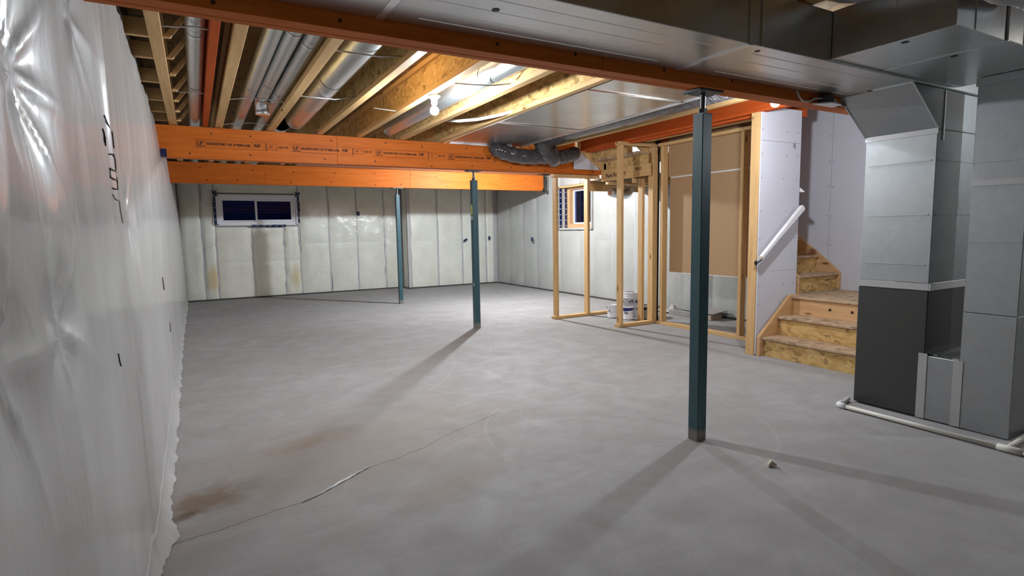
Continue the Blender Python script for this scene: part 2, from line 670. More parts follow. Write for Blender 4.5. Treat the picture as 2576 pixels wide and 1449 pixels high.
wall_left = struct(box(-0.62, -0.50, Y_END, 13.9, 0, Z_SUB).build('wall_left', 'rim_dark'))
wall_rear = struct(box(-0.62, 7.3, Y_END - 0.12, Y_END, 0, Z_SUB).build('wall_rear', 'dark_concrete'))


def batt(x0, x1, z0, z1, seed, depth=0.035):
    depth *= .55
    """a bulged quilt panel in the (u,z) plane: returns grid rows of (u, proud, z)"""
    nu, nz = 6, 12
    rows = []
    for i in range(nu + 1):
        a = i / nu
        row = []
        for j in range(nz + 1):
            b = j / nz
            e = min(1.0, (min(a, 1 - a) * 6) ** 0.5) * (.62 + .38 * min(1.0, (min(b, 1 - b) * 14) ** 0.5))
            h = depth * e * (0.85 + 0.5 * mnoise.noise(Vector((a * 1.7 + seed * 7.3, b * 3.1, seed))))
            wob = 0.022 * mnoise.noise(Vector((seed * 3.1 + (0 if a < .5 else 9), b * 5.0, 2.2))) * (1 if i in (0, nu) else 0.6)
            row.append((x0 + (x1 - x0) * a + wob, h, z0 + (z1 - z0) * b))
        rows.append(row)
    return rows


# --- back wall
wall_back = struct(bpy.data.objects.new('wall_back', None))
COL.objects.link(wall_back)
WY = Y_BACK + 0.05
win1 = (0.43, 2.05, 1.60, 2.25)
bk = MB()
bk.box(-0.62, win1[0], WY + 0.03, WY + 0.2, 0, Z_SUB)
bk.box(win1[1], 4.5, WY + 0.03, WY + 0.2, 0, Z_SUB)
bk.box(win1[0], win1[1], WY + 0.03, WY + 0.2, 0, win1[2])
bk.box(win1[0], win1[1], WY + 0.03, WY + 0.2, win1[3] + .0, Z_SUB)
bk.build('backing', 'stud_behind', wall_back)
gaps = [-0.27, 0.138, 0.396, 1.096, 1.748, 2.077, 2.732, 3.382, 4.05, 4.416]
sd = 1
for i in range(len(gaps) - 1):
    a, b = gaps[i] + .017, gaps[i + 1] - .017
    under = (i in (2, 3, 4))
    segs = [(0.03, 0.80), (0.80, 1.55)] if under else [(0.03, 1.172), (1.173, 2.6)]
    for z0, z1 in segs:
        sd += 1
        g = [[(u, WY - h + .005, z) for (u, h, z) in row] for row in batt(a, b, z0, z1, sd, .05)]
        MB().grid(g).build('insulation_batt', 'batt_back', wall_back)
for (a, b) in ((0.41, 2.06),):
    sd += 1
    g = [[(u, WY - h + .005, z) for (u, h, z) in row] for row in batt(a, b, 2.29, 2.6, sd, .05)]
    MB().grid(g).build('insulation_batt', 'batt_back', wall_back)
for u in gaps[1:]:
    top = 1.56 if u in (1.096, 1.748) else 2.6
    box(u - .019, u + .019, WY + .004, WY + .03, 0.03, top).build('stud', 'stud_behind', wall_back)
box(-0.3, 4.45, WY - 0.02, WY + .03, 0, 0.03).build('sill_plate', 'dark_sill', wall_back)
# alcove part, 0.33 m nearer, with its own side face
AY = 13.12
ab = MB()
ab.box(4.52, 7.0, AY + .05, AY + .5, 0, Z_SUB)
ab.build('backing', 'stud_behind', wall_back)
sd += 1
for z0, z1 in ((0.03, 1.172), (1.173, 2.6)):
    sd += 1
    g = [[(4.49 - h * .5, y, z) for (y, h, z) in row] for row in batt(13.13, 13.46, z0, z1, sd, .03)]
    MB().grid(g).build('insulation_batt', 'batt_back', wall_back)
box(4.50, 4.58, AY + .0, AY + .05, 0.03, 2.6).build('stud', 'stud_behind', wall_back)
ag = [4.58, 5.30, 5.97, 6.655, 6.90]
for i in range(len(ag) - 1):
    a, b = ag[i] + .018, ag[i + 1] - .018
    for z0, z1 in ((0.03, 1.172), (1.173, 2.6)):
        sd += 1
        g = [[(u, AY + .04 - h, z) for (u, h, z) in row] for row in batt(a, b, z0, z1, sd, .05)]
        MB().grid(g).build('insulation_batt', 'batt_back', wall_back)
    if i:
        box(ag[i] - .02, ag[i] + .02, AY + .035, AY + .05, 0.03, 2.6).build('stud', 'stud_behind', wall_back)
box(4.48, 6.95, AY - .01, AY + .05, 0, 0.03).build('sill_plate', 'dark_sill', wall_back)

# --- right wall
wall_right = struct(bpy.data.objects.new('wall_right', None))
COL.objects.link(wall_right)
WX = X_RIGHT + 0.05
win2 = (9.02, 10.17, 1.41, 2.29)
rb = MB()
rb.box(WX + .03, WX + .4, Y_END, win2[0], 0, Z_SUB)
rb.box(WX + .03, WX + .4, win2[1], 13.6, 0, Z_SUB)
rb.box(WX + .03, WX + .4, win2[0], win2[1], 0, win2[2])
rb.box(WX + .03, WX + .4, win2[0], win2[1], win2[3], Z_SUB)
rb.build('backing', 'stud_behind', wall_right)
rg = [13.12, 12.474, 11.793, 11.172, 10.47, 10.19, 9.47, 9.0, 8.436] + [7.8 - .6 * k for k in range(19)]
for i in range(len(rg) - 1):
    b, a = rg[i] - .008, rg[i + 1] + .008
    segs = [(0.03, 1.172), (1.173, 2.6)]
    if i in (5, 6):
        segs = [(0.03, 1.37), (2.32, 2.6)]
    for z0, z1 in segs:
        sd += 1
        g = [[(WX + .005 - h, y, z) for (y, h, z) in row] for row in batt(a, b, z0, z1, sd, .05)]
        MB().grid(g).build('insulation_batt', 'batt_right', wall_right)
    if i:
        box(WX + .004, WX + .03, rg[i] - .019, rg[i] + .019, 0.03, 1.37 if i == 6 else 2.6).build('stud', 'stud_behind', wall_right)
box(WX - .02, WX + .03, 4.2, 13.1, 0, .03).build('sill_plate', 'dark_sill', wall_right)


# --- windows
def window_back():
    w = struct(bpy.data.objects.new('window_1', None))
    COL.objects.link(w)
    x0, x1, z0, z1 = 0.47, 2.02, 1.615, 2.215
    y = 13.47
    fr = MB()
    t = .055
    fr.box(x0, x1, y, y + .08, z0, z0 + t).box(x0, x1, y, y + .08, z1 - t, z1)
    fr.box(x0, x0 + t, y, y + .08, z0 + t, z1 - t).box(x1 - t, x1, y, y + .08, z0 + t, z1 - t)
    fr.build('window_frame', 'vinyl', w, 0.006)
    xm = 1.215
    for (a, b, yy, tt) in ((x0 + t, xm + .02, y + .035, .035), (xm - .03, x1 - t, y + .012, .045)):
        sa = MB()
        sa.box(a, b, yy, yy + .03, z0 + t, z0 + t + tt).box(a, b, yy, yy + .03, z1 - t - tt, z1 - t)
        sa.box(a, a + tt, yy, yy + .03, z0 + t + tt, z1 - t - tt).box(b - tt, b, yy, yy + .03, z0 + t + tt, z1 - t - tt)
        so = sa.build('sash', 'vinyl', w, 0.004)
        box(a + tt, b - tt, yy + .012, yy + .016, z0 + t + tt, z1 - t - tt).build('pane', 'window_glass', so)
    jb = MB()
    jb.box(0.43, 0.47, 13.44, 13.6, 1.60, 2.25).box(2.02, 2.05, 13.44, 13.6, 1.60, 2.25)
    jb.box(0.43, 2.05, 13.44, 13.6, 2.215, 2.255).box(0.43, 2.05, 13.44, 13.6, 1.59, 1.615)
    jb.build('jamb', 'vinyl', w)
    tp = [(0.385, 0.425, 1.60, 2.28), (2.055, 2.10, 1.63, 2.30), (1.085, 1.79, 1.545, 1.60), (0.37, 0.46, 2.27, 2.325),
          (2.02, 2.12, 2.27, 2.32)]
    for (a, b, c, d) in tp:
        n = max(2, int(max(b - a, d - c) / .06))
        g = []
        vert = (d - c) > (b - a)
        for i in range(n + 1):
            tt = i / n
            w1, w2 = rng.uniform(-.008, .008, 2)
            if vert:
                zz = c + (d - c) * tt
                g.append([(a + w1, 13.425 + rng.uniform(-.006, .006), zz), (b + w2, 13.42 + rng.uniform(-.006, .006), zz)])
            else:
                xx = a + (b - a) * tt
                g.append([(xx, 13.425 + rng.uniform(-.006, .006), c + w1), (xx, 13.42 + rng.uniform(-.006, .006), d + w2)])
        to = MB().grid(g, False).build('tape', 'blue_tape', w)
        pr_ = MB()
        for i in range(n):
            q = g[i]
            cx = (q[0][0] + q[1][0]) / 2
            cz = (q[0][2] + q[1][2]) / 2
            if i % 2 == 0:
                pr_.disc((cx, 13.408, cz), (0, 1, 0), .010, 8, .0005)
        if pr_.v:
            pr_.build('tape_print', 'tape_print', to)
    # corrugated window well outside
    g = []
    for i in range(60):
        z = 1.35 + i * 0.018
        yy = 13.95 + .022 * math.sin(i * pi / 2.0)
        g.append([(-0.1, yy, z), (1.0, yy + .25, z), (1.4, yy + .25, z), (2.7, yy, z)])
    MB().grid(g).build('window_well', 'well_metal', w)


window_back()


def window_side():
    w = struct(bpy.data.objects.new('window_2', None))
    COL.objects.link(w)
    y0, y1, z0, z1 = win2
    X = 7.14
    # deep reveal lined with insulation, then a wood buck and white frame
    box(WX - .05, X, y1 - .02, y1 + .01, z0, z1).build('jamb', 'batt_right', w)
    box(WX - .05, X, y0 - .01, y0 + .02, z0, z1).build('jamb', 'batt_right', w)
    box(WX - .05, X + .2, y0, y1, z1 - .015, z1 + .02).build('jamb', 'wood_y', w)
    box(WX - .05, X + .2, y0, y1, z0 - .03, z0 + .01).build('jamb', 'batt_right', w)
    b = MB()
    t = .09
    b.box(X, X + .16, y1 - .02 - t, y1 - .02, z0, z1).box(X, X + .16, y0, y0 + t, z0, z1)
    b.box(X, X + .16, y0 + t, y1 - .02 - t, z0, z0 + t).box(X, X + .16, y0 + t, y1 - .02 - t, z1 - .05, z1)
    b.build('wood_buck', 'stair_wood_y', w, .004)
    a, c, lo, hi = y0 + t, y1 - .02 - t, z0 + t, z1 - .05
    fr = MB()
    t = .035
    fr.box(X + .10, X + .16, a, a + t, lo, hi).box(X + .10, X + .16, c - t, c, lo, hi)
    fr.box(X + .10, X + .16, a + t, c - t, lo, lo + t).box(X + .10, X + .16, a + t, c - t, hi - t, hi)
    fo = fr.build('window_frame', 'vinyl', w)
    box(X + .125, X + .13, a + t, c - t, lo + t, hi - t).build('pane', 'window_glass', fo)
    g = []
    for i in range(50):
        z = 1.2 + i * 0.025
        xx = 7.85 + .02 * math.sin(i * pi / 2)
        g.append([(xx, 8.4, z), (xx + .2, 9.4, z), (xx + .2, 9.8, z), (xx, 10.8, z)])
    MB().grid(g).build('window_well', 'well_metal', w)
    for (p, q) in (((WX - .06, y1 + .0), (WX - .045, y1 + .05)), ((WX - .045, y1 - .024), (WX + .02, y1 - .021)), ((X - .06, y1 - .024), (X - .005, y1 - .021))):
        to = box(p[0], q[0], p[1], q[1], z0 - .02, z1 + .02).build('tape', 'blue_tape', w)
        pr_ = MB()
        for i in range(7):
            pr_.disc(((p[0] + q[0]) / 2, p[1] - .002, z0 + .06 + i * .12), (0, 1, 0), .012, 8, .0005)
        pr_.build('tape_print', 'tape_print', to)


window_side()

# --- clear vapour barrier over back and right walls
def FOLD(p):
    if p.x < 6.8:
        return 0.0
    q = abs((p.y - 7.55) * .9 - (1.75 - p.z))
    q2 = abs((p.y - 7.15) * .25 - (1.9 - p.z) * .2)
    e = max(0.0, min(1.0, (p.z - .9) / .6))
    return e * (.03 * max(0.0, 1 - q / .12) + .025 * max(0.0, 1 - q2 / .05))


def clear_sheet(P0, P1, label):
    P0, P1 = Vector(P0), Vector(P1)
    L = (P1 - P0).length
    nrm = (P1 - P0).normalized().cross(Vector((0, 0, 1)))
    nu = int(L / .09)
    g = []
    for i in range(nu + 1):
        row = []
        for j in range(27):
            p = P0.lerp(P1, i / nu) + Vector((0, 0, .02 + j * .1))
            d = FOLD(p) + .012 * mnoise.noise(Vector((i * .25, j * .35, L))) + .01 * mnoise.noise(Vector((i * .6, j * .15, L + 3)))
            row.append(p + nrm * d)
        g.append(row)
    o = MB().grid(g).build('vapor_barrier', 'clear_poly')
    return tag(o, label, 'plastic sheet')


clear_sheet((4.44, 13.40, 0), (2.16, 13.40, 0), 'clear plastic sheet over pale insulation between small window and alcove corner')
clear_sheet((0.36, 13.40, 0), (-0.2, 13.40, 0), 'narrow clear plastic sheet on back wall left of the sliding window')
clear_sheet((6.85, 13.05, 0), (4.60, 13.05, 0), 'clear plastic sheet over tan shaded insulation in the back alcove')
clear_sheet((6.90, 8.98, 0), (6.90, 4.3, 0), 'glossy clear plastic sheet on right wall behind paint buckets and stairs')
clear_sheet((6.90, 13.05, 0), (6.90, 10.24, 0), 'clear plastic sheet on right wall from alcove corner to wood framed window')

# --- tags of blue tape stuck on the sheet
for (p, ax, w, h, lab) in (((3.394, 13.375, 1.842), 1, .07, .095, 'small dark blue tape patch on back wall right of the sliding window'),
                           ((6.003, 13.03, 1.161), 1, .11, .05, 'slanted dark blue tape patch beside the middle steel post'),
                           ((6.688, 13.03, 1.198), 1, .06, .09, 'folded dark blue tape patch near the alcove corner'),
                           ((6.875, 11.19, 1.173), 0, .10, .09, 'dark blue tape patch on right wall left of the framed stud opening')):
    th = rng.uniform(-.5, .5)
    g = []
    for a in (-1, 0, 1):
        row = []
        for b in (-1, 1):
            u = a * w / 2 * math.cos(th) - b * h / 2 * math.sin(th)
            v = a * w / 2 * math.sin(th) + b * h / 2 * math.cos(th)
            lift = -.008 * abs(a)
            row.append((p[0] + u, p[1] + lift, p[2] + v) if ax else (p[0] + lift, p[1] + u, p[2] + v))
        g.append(row)
    tag(MB().grid(g, False).build('tape_patch', 'blue_tape'), lab, 'tape')

# --- milky poly on the left wall, draped and puckered
ys = np.concatenate([np.arange(-3.1, 0.6, .12), np.arange(0.6, 4.2, .0125), np.arange(4.2, 13.36, .04)])
zs = np.concatenate([np.arange(0.0, 0.14, .02), np.arange(0.14, 2.62, .018)])
YY, ZZ = np.meshgrid(ys, zs, indexing='ij')
zn = ZZ / 2.6
X = -0.25 - 0.055 * zn ** 3 + 0.012 * np.sin(ZZ * 2.2 + YY * .5)
env = 0.35 + 0.65 * np.clip((ZZ - .5) / 1.2, 0, 1)


def ridge(t):
    return 1 - np.abs(np.sin(t)) ** 0.7


X += env * .010 * ridge(3.1 * YY + .55 * ZZ + .6 * np.sin(1.7 * ZZ))
X += env * .004 * ridge(6.7 * YY - .9 * ZZ + .8 * np.sin(2.1 * ZZ + YY))
X += .0028 * env * np.sin(15 * YY + 2.0 * np.sin(1.3 * ZZ + .7 * YY))
X += np.where(YY > 2.7, 1, .3) * .0014 * np.sin(37 * YY + 3 * np.sin(1.1 * ZZ)) * env
for (y0, z0, dep, rad, nf, ph) in ((1.557, 1.748, .035, .20, 7, .4), (1.562, 1.198, .022, .16, 5, 1.1), (1.118, 1.197, .02, .15, 5, .2), (3.3, 1.5, .015, .2, 5, .9), (2.3, 2.1, .02, .2, 6, .3)):
    dy, dz = YY - y0, ZZ - z0
    r = np.hypot(dy, dz)
    th = np.arctan2(dz, dy)
    X -= dep * np.exp(-(r / rad) ** 2)
    X += .012 * np.exp(-r / .22) * (1 - np.exp(-(r / .05) ** 2)) * (1 - 2 * np.abs(np.sin(nf * th / 2 + ph)) ** .6)
# overlap edge of the second sheet
X += .010 * np.clip((YY - 2.68) / .03, 0, 1)
# hem resting on the floor with ruffles
hem = np.clip(1 - ZZ / .10, 0, 1)
X += hem ** 1.5 * (.034 + .007 * np.sin(13 * YY + 2 * np.sin(3.1 * YY)) + .004 * np.sin(41 * YY + 3 * np.sin(2.3 * YY)) + .03 * np.exp(-((YY - 2.95) / .10) ** 2))
X += .0015 * np.sin(110 * YY) * hem
ZZ2 = ZZ + .002 + .004 * hem * np.sin(51 * YY) ** 2
top = np.clip((ZZ - 2.5) / .1, 0, 1)
ZZ2 = ZZ2 + top * .02 * np.sin(23 * YY) + top * .01 * np.sin(57 * YY)
nu, nv = YY.shape
vs = np.stack([X, YY, ZZ2], -1).reshape(-1, 3)
ii = (np.arange(nu - 1)[:, None] * nv + np.arange(nv - 1)[None]).ravel()
fs = np.stack([ii, ii + nv, ii + nv + 1, ii + 1], -1)
me = bpy.data.meshes.new('plastic_sheet')
me.from_pydata(vs.tolist(), [], fs.tolist())
me.polygons.foreach_set('use_smooth', [True] * len(fs))
me.materials.append(MATS['milky_poly'])
sheet = bpy.data.objects.new('plastic_sheet', me)
COL.objects.link(sheet)
tag(sheet, 'large wrinkled milky plastic sheet covering the whole left wall', 'plastic sheet')


def surf_x(y, z):
    i = int(np.argmin(np.abs(ys - y)))
    j = int(np.argmin(np.abs(zs - z)))
    return float(X[max(i - 1, 0):i + 2, max(j - 1, 0):j + 2].max())


def scribble(strokes, mat, r=.0045):
    mb = MB()
    for st in strokes:
        mb.tube([(surf_x(y, z) + .001, y, z) for y, z in st], r, 5)
    mb.build('marker_scribble', mat, sheet)


scribble([[(2.66, 1.86), (2.73, 1.80), (2.79, 1.755)], [(2.60, 1.80), (2.63, 1.77), (2.61, 1.74)], [(2.72, 1.81), (2.80, 1.81)], [(2.62, 1.79), (2.60, 1.75)]], 'marker', .0025)
scribble([[(2.66, 1.715), (2.70, 1.72), (2.73, 1.70), (2.77, 1.665)]], 'marker', .0025)
scribble([[(2.72, 1.655), (2.64, 1.66), (2.63, 1.625), (2.73, 1.62), (2.72, 1.585), (2.64, 1.585)]], 'marker', .0025)
scribble([[(2.63, 1.56), (2.67, 1.545), (2.73, 1.54), (2.78, 1.50), (2.84, 1.455)], [(2.80, 1.64), (2.76, 1.60)]], 'marker', .0015)
scribble([[(5.38, 1.06), (5.43, 1.02), (5.50, .95)]], 'red_marker', .005)
scribble([[(5.88, .62), (5.87, .58), (5.84, .54)]], 'marker', .004)
scribble([[(2.31, 1.0), (2.32, .97), (2.34, .95)]], 'marker', .002)
tag(box(-.255, -.20, 7.00, 7.06, 2.225, 2.31).build('tape_patch', 'blue_tape'), 'blue tape patch where middle orange beam enters the left wall plastic', 'tape')

# ================================================================ STRUCTURE ABOVE
# --- laminated beams, three plies each
def beam(label, y0, y1, z0, z1, x0, x1, joints, nails, stamped=False):
    t = thing('laminated_beam', ((x0 + x1) / 2, (y0 + y1) / 2, z0), label, 'beam')
    n = 3
    w = (y1 - y0) / n
    for k in range(n):
        a = y0 + k * w
        cuts = [x0] + (joints if k == 0 else [(x0 + x1) / 2 + .7 * k]) + [x1]
        for i in range(len(cuts) - 1):
            dz = rng.uniform(0, .003)
            box(cuts[i] + (.002 if i else 0), cuts[i + 1], a + .0007, a + w - .0007, z0 + dz, z1).build('ply', 'veneer_x', t, .0015)
    nb = MB()
    for (x, z, r) in nails:
        nb.disc((x, y0 - .0003, z), (0, 1, 0), r, 8, .0012)
    if nails:
        o = nb.build('nail_heads', 'ink', t)
        o['kind'] = 'stuff'
    if stamped:
        for k in range(-1, 5):
            xs = .08 + k * .99
            yy = y0 - .0012
            zc = 2.398
            if xs < -.3:
                continue
            text('printed_stamp', 'LP', .052, (xs + .012, yy, zc), RX90, 'ink', t)
            text('printed_stamp', 'SOLIDSTART LVL 2950Fb-2.0E', .034, (xs + .10, yy, zc), RX90, 'ink', t)
            text('printed_stamp', 'APA EWS\nPR-L280', .017, (xs + .575, yy, zc + .005), RX90, 'ink', t)
            text('printed_stamp', 'R.Y 17', .034, (xs + .845, yy, zc), RX90, 'ink', t)
            ln = MB()
            e = .0022
            for (a, b, c, d) in ((xs - .02, xs + .70, zc + .040, zc + .040 + e), (xs - .04, xs + .72, zc - .044, zc - .044 + e),
                                 (xs, xs + .085, zc + .030, zc + .030 + e), (xs, xs + .085, zc - .034, zc - .026),
                                 (xs, xs + e, zc - .03, zc + .03), (xs + .085, xs + .085 + e, zc - .03, zc + .03),
                                 (xs + .70, xs + .708, zc - .044, zc + .040), (xs + .72, xs + .82, zc + .03, zc + .03 + e),
                                 (xs + .72, xs + .82, zc - .03, zc - .03 + e), (xs + .82, xs + .82 + e, zc - .03, zc + .03), (xs + .735, xs + .775, zc + .006, zc + .011), (xs + .735, xs + .77, zc - .008, zc - .003)):
                ln.box(a, b, yy - .0003, yy + .0005, c, d)
            ln.build('printed_lines', 'ink', t)
    return t


nl = [(x + rng.uniform(-.12, .12), z + rng.uniform(-.02, .02), .009) for x in np.arange(0.0, 4.6, .61) for z in (2.275, 2.36)]
beam('dark orange laminated beam nearest the camera, below the large metal duct', 2.432, 2.562, Z_BEAM, Z_JOIST, -.48, 5.05, [1.95], nl)
nl = [(x + rng.uniform(-.15, .15), z + rng.uniform(-.02, .02), .010) for x in np.arange(0.1, 5.6, .66) for z in (2.275, 2.51)]
beam('middle orange laminated beam stamped with dark lettering', 7.10, 7.235, Z_BEAM, Z_JOIST - .005, -.48, 5.66, [1.582], nl, True)
nl = [(x + rng.uniform(-.15, .15), z + rng.uniform(-.02, .02), .011) for x in np.arange(0.1, 6.6, .7) for z in (2.29, 2.48)]
beam('farthest orange laminated beam near the back wall with a free end', 10.46, 10.595, Z_BEAM, Z_JOIST - .01, -.48, 6.73, [1.10, 3.68, 6.30], nl)

# --- I joists
def ijoist(xc, label):
    t = thing('floor_joist', (xc, 2.5, Z_JOIST), label, 'joist', None)
    y0, y1 = -3.1, 13.85
    w = .036
    MB().box(xc - w, xc + w, y0, y1, Z_JOIST, Z_JOIST + .042).build('bottom_flange', 'wood_y', t, .003)
    MB().box(xc - w, xc + w, y0, y1, Z_SUB - .042, Z_SUB - .001).build('top_flange', 'wood_y', t)
    MB().box(xc - .006, xc + .006, y0, y1, Z_JOIST + .042, Z_SUB - .042).build('web', 'osb', t)
    return t


jx = [(-.125, 'wooden joist first from the left wall, with diagonal braces beside it'),
      (.312, 'pale wooden joist right of the orange rim joist'),
      (.845, 'pale wooden joist left of the widest round pipe'),
      (1.39, 'pale wooden joist right of the widest round pipe'),
      (1.865, 'wooden I-joist from which the bare bulb hangs'),
      (2.415, 'brightly lit wooden I-joist right of the bare bulb'),
      (2.955, 'wooden I-joist beside the sheet metal ceiling panning'),
      (4.61, 'pale joist between dark insulated duct and orange stair beam')]
first = ijoist(*jx[0])
for x, lab in jx[1:]:
    copy_thing(first, (x - jx[0][0], 0, 0), lab)
# plated top strip on the sixth joist
tag(box(.155, .205, -3.0, 7.09, Z_JOIST, Z_SUB - .001).build('rim_joist', 'veneer_y', None, .002), 'narrow bright orange joist between two pale joists near the left wall', 'joist')
tag(box(5.19, 5.28, 2.7, 7.09, Z_JOIST - .005, Z_SUB - .001).build('stair_trimmer', 'veneer_y', None, .002), 'long orange beam along the stair opening above the stud frames', 'beam')
tag(box(5.285, 5.37, 3.9, 7.05, 2.555, 2.64).build('stair_trimmer', 'veneer_y', None, .002), 'lower orange strip against the stair opening beam above the closet', 'beam')
tag(box(5.52, 5.61, 3.95, 6.0, 2.585, 2.63).build('nailer_plank', 'wood_y', None, .003), 'pale plank above the closet between orange beam and top plate', 'plank')
rimb = box(5.92, 5.98, 3.9, 6.15, 2.585, 2.875)
tag(rimb.build('stair_trimmer', 'veneer_y'), 'dark orange beam in shadow above the closet top plate', 'beam')

ORD = ['first', 'second', 'third', 'fourth', 'fifth', 'sixth', 'seventh', 'eighth']
for i, y in enumerate((3.55, 4.033, 4.494, 4.954, 5.475, 5.891, 6.377, 6.875)):
    o = MB()
    o.prism([(-.088, 2.582), (-.05, 2.582), (.035, 2.70), (.035, 2.745)], 1, y, y + .035)
    tag(o.build('brace', 'wood_y'), 'short diagonal wood brace by the leftmost pipe, %s counted from the nearest beam' % ORD[i], 'brace', 'diagonal braces beside the first joist')
for i, y in enumerate((3.62, 4.12, 4.60, 5.3, 5.98, 6.52, 7.0)):
    tag(box(-.495, -.163, y, y + .04, 2.60, 2.70).build('blocking', 'wood_x'), 'short wood block between left wall and first joist, %s counted from the nearest beam' % ORD[i], 'block', 'wood blocks above the left wall plastic')
tag(MB().tube([(-.33, 2.7, 2.80), (-.33, 5.5, 2.80), (-.33, 5.7, 2.78)], .055, 14).build('drain_pipe', 'black_pipe'), 'dark round pipe in the shaded gap above the left wall plastic', 'pipe')

tag(box(4.65, 5.186, 7.15, 7.19, Z_JOIST, Z_SUB - .002).build('blocking', 'veneer_x'), 'orange light-stop blocking added on top of middle beam beside the stair opening', 'block')  # added panel, keeps the back bulb's light off the stair trimmer
# --- round ducts in the joist bays
def round_duct(label, xc, y0, y1, zc, r, joints, mat='galvanised_pipe'):
    t = thing('round_duct', (xc, (y0 + y1) / 2, zc - r), label, 'duct')
    js = [y0] + joints + [y1]
    for i in range(len(js) - 1):
        k = r * (1.0 if i % 2 == 0 else .975)
        MB().tube([(xc, js[i], zc), (xc, js[i + 1] + .03, zc)], k, 28, False).build('pipe_section', mat, t)
    for j in joints:
        MB().tube([(xc, j - .004, zc), (xc, j + .004, zc)], r + .003, 28, False).build('seam_ring', 'galvanised_pipe', t)
        MB().tube([(xc, j + .10, zc), (xc, j + .135, zc)], r + .001, 28, False).build('foil_wrap', 'foil', t)
    return t


d1 = round_duct('leftmost round metal pipe between first joist and orange joist', .085, 2.6, 13.0, 2.675, .056, [4.0, 5.55, 7.3])
round_duct('round metal pipe right of the pale joist, leftmost of the row of three', .525, 2.6, 13.0, 2.705, .058, [5.45, 7.28])
round_duct('round metal pipe at right of the row of three, against a pale joist', .775, 2.6, 13.0, 2.705, .060, [4.0, 5.65, 7.25])
d4 = round_duct('short round metal pipe ending in a crimped elbow, middle of three', .645, 2.6, 5.95, 2.705, .056, [3.8, 5.35])
el = MB().tube([(.645, 5.93, 2.705), (.647, 6.0, 2.70), (.65, 6.06, 2.68), (.655, 6.10, 2.64), (.66, 6.11, 2.60)], [.06, .062, .062, .062, .064], 24, False)
for k in range(16):
    a = 2 * pi * k / 16
el.build('elbow', 'chrome', d4)
MB().tube([(.66, 6.11, 2.605), (.66, 6.112, 2.565)], .066, 24, True).build('collar', 'chrome', d4)
round_duct('widest round metal pipe in the joist bays', 1.115, 2.6, 7.05, 2.73, .112, [3.6, 5.05])
round_duct('round metal pipe passing behind the bare bulb', 2.24, 2.6, 7.05, 2.70, .088, [4.25])
round_duct('dull metal pipe above the back of middle beam seen under it', 1.0, 7.4, 13.0, 2.74, .10, [9.0])


def wire(label, pts, r=.004, mat='wire'):
    return tag(MB().tube(pts, r, 6).build('hanger_wire', mat), label, 'wire')


wire('thin hanger wire under the leftmost pipe near the closest beam', [(-.10, 3.9, 2.60), (-.02, 3.88, 2.60), (.08, 3.86, 2.61), (.155, 3.85, 2.60)], .005)
wire('thin hanger wire under the leftmost pipe farther back', [(-.09, 5.62, 2.61), (.0, 5.6, 2.605), (.09, 5.58, 2.61), (.16, 5.57, 2.60)], .004)
wire('thin hanger wire under the row of three pipes, nearer one', [(.347, 5.7, 2.60), (.5, 5.68, 2.625), (.65, 5.68, 2.63), (.81, 5.66, 2.61)], .005)
wire('thin hanger wire under the row of three pipes, farther one', [(.347, 7.0, 2.60), (.5, 6.97, 2.62), (.65, 6.95, 2.63), (.81, 6.9, 2.615)], .005)
wire('hanger wire under the widest pipe, nearer one', [(.88, 3.9, 2.60), (1.05, 3.93, 2.605), (1.2, 3.95, 2.615), (1.36, 3.96, 2.64)], .006)
wire('hanger wire under the widest pipe, farther one', [(.88, 5.3, 2.60), (1.05, 5.33, 2.605), (1.2, 5.35, 2.61), (1.36, 5.3, 2.64)], .006)
wire('hanger wire under the pipe beside the bulb', [(1.90, 4.3, 2.59), (2.1, 4.28, 2.595), (2.25, 4.25, 2.6), (2.38, 4.2, 2.615)], .006)
wire('hanger wire under the pipe behind the bulb', [(1.62, 5.6, 2.62), (1.8, 5.55, 2.60), (1.9, 5.5, 2.59)], .005)
c_ = thing('electrical_cable', (2.75, 5.4, 2.6), 'white twin electrical cables drooping between two joists right of the bulb', 'cable')
for k in range(2):
    dz = -.016 * k
    MB().tube([(2.43, 6.15 + k * .03, 2.70), (2.5, 6.0, 2.66 + dz), (2.62, 5.8, 2.615 + dz), (2.75, 5.55, 2.60 + dz), (2.87, 5.25, 2.605 + dz), (2.94, 5.1, 2.625 + dz)], .009, 8).build('cable_strand', 'cable', c_)

# --- sheet metal panning under the joists (reflective)
pan = thing('sheet_metal_panning', (3.55, 4.8, 2.57), 'reflective sheet metal panning fixed under joists beside the stair opening', 'sheet metal')
cuts = [2.58, 3.95, 5.55, 7.08]
for i in range(3):
    g = []
    for a in range(9):
        row = []
        for b in range(13):
            x = 2.995 + a * (4.115 - 2.995) / 8
            y = cuts[i] + .004 + b * (cuts[i + 1] - cuts[i] - .008) / 12
            row.append((x, y, 2.576 - .002 * math.sin(a * pi / 8 + i) * math.sin(b * pi / 12 + i * 2) + .0008 * mnoise.noise(Vector((a * .3, b * .3, i)))))
        g.append(row)
    MB().grid(g).build('panel', 'galvanised_pan', pan)
for y in cuts[1:3]:
    box(2.995, 4.115, y - .012, y + .012, 2.568, 2.574).build('seam', 'galvanised_pan', pan)
box(4.105, 4.125, 2.58, 7.08, 2.565, 2.59).build('edge_flange', 'foil', pan)
MB().box(3.05, 4.0, 7.03, 7.085, 2.560, 2.575).build('foil_tape', 'foil', pan)
pan2 = thing('sheet_metal_panning', (4, 9.0, 2.57), 'flat grey sheet metal panning between middle and farthest beams', 'sheet metal')
for a, b in ((1.60, 2.6), (2.605, 3.9), (3.905, 5.3), (5.305, 6.5)):
    box(a, b, 8.9, 10.45, 2.572, 2.578).build('panel', 'galvanised_dull', pan2)
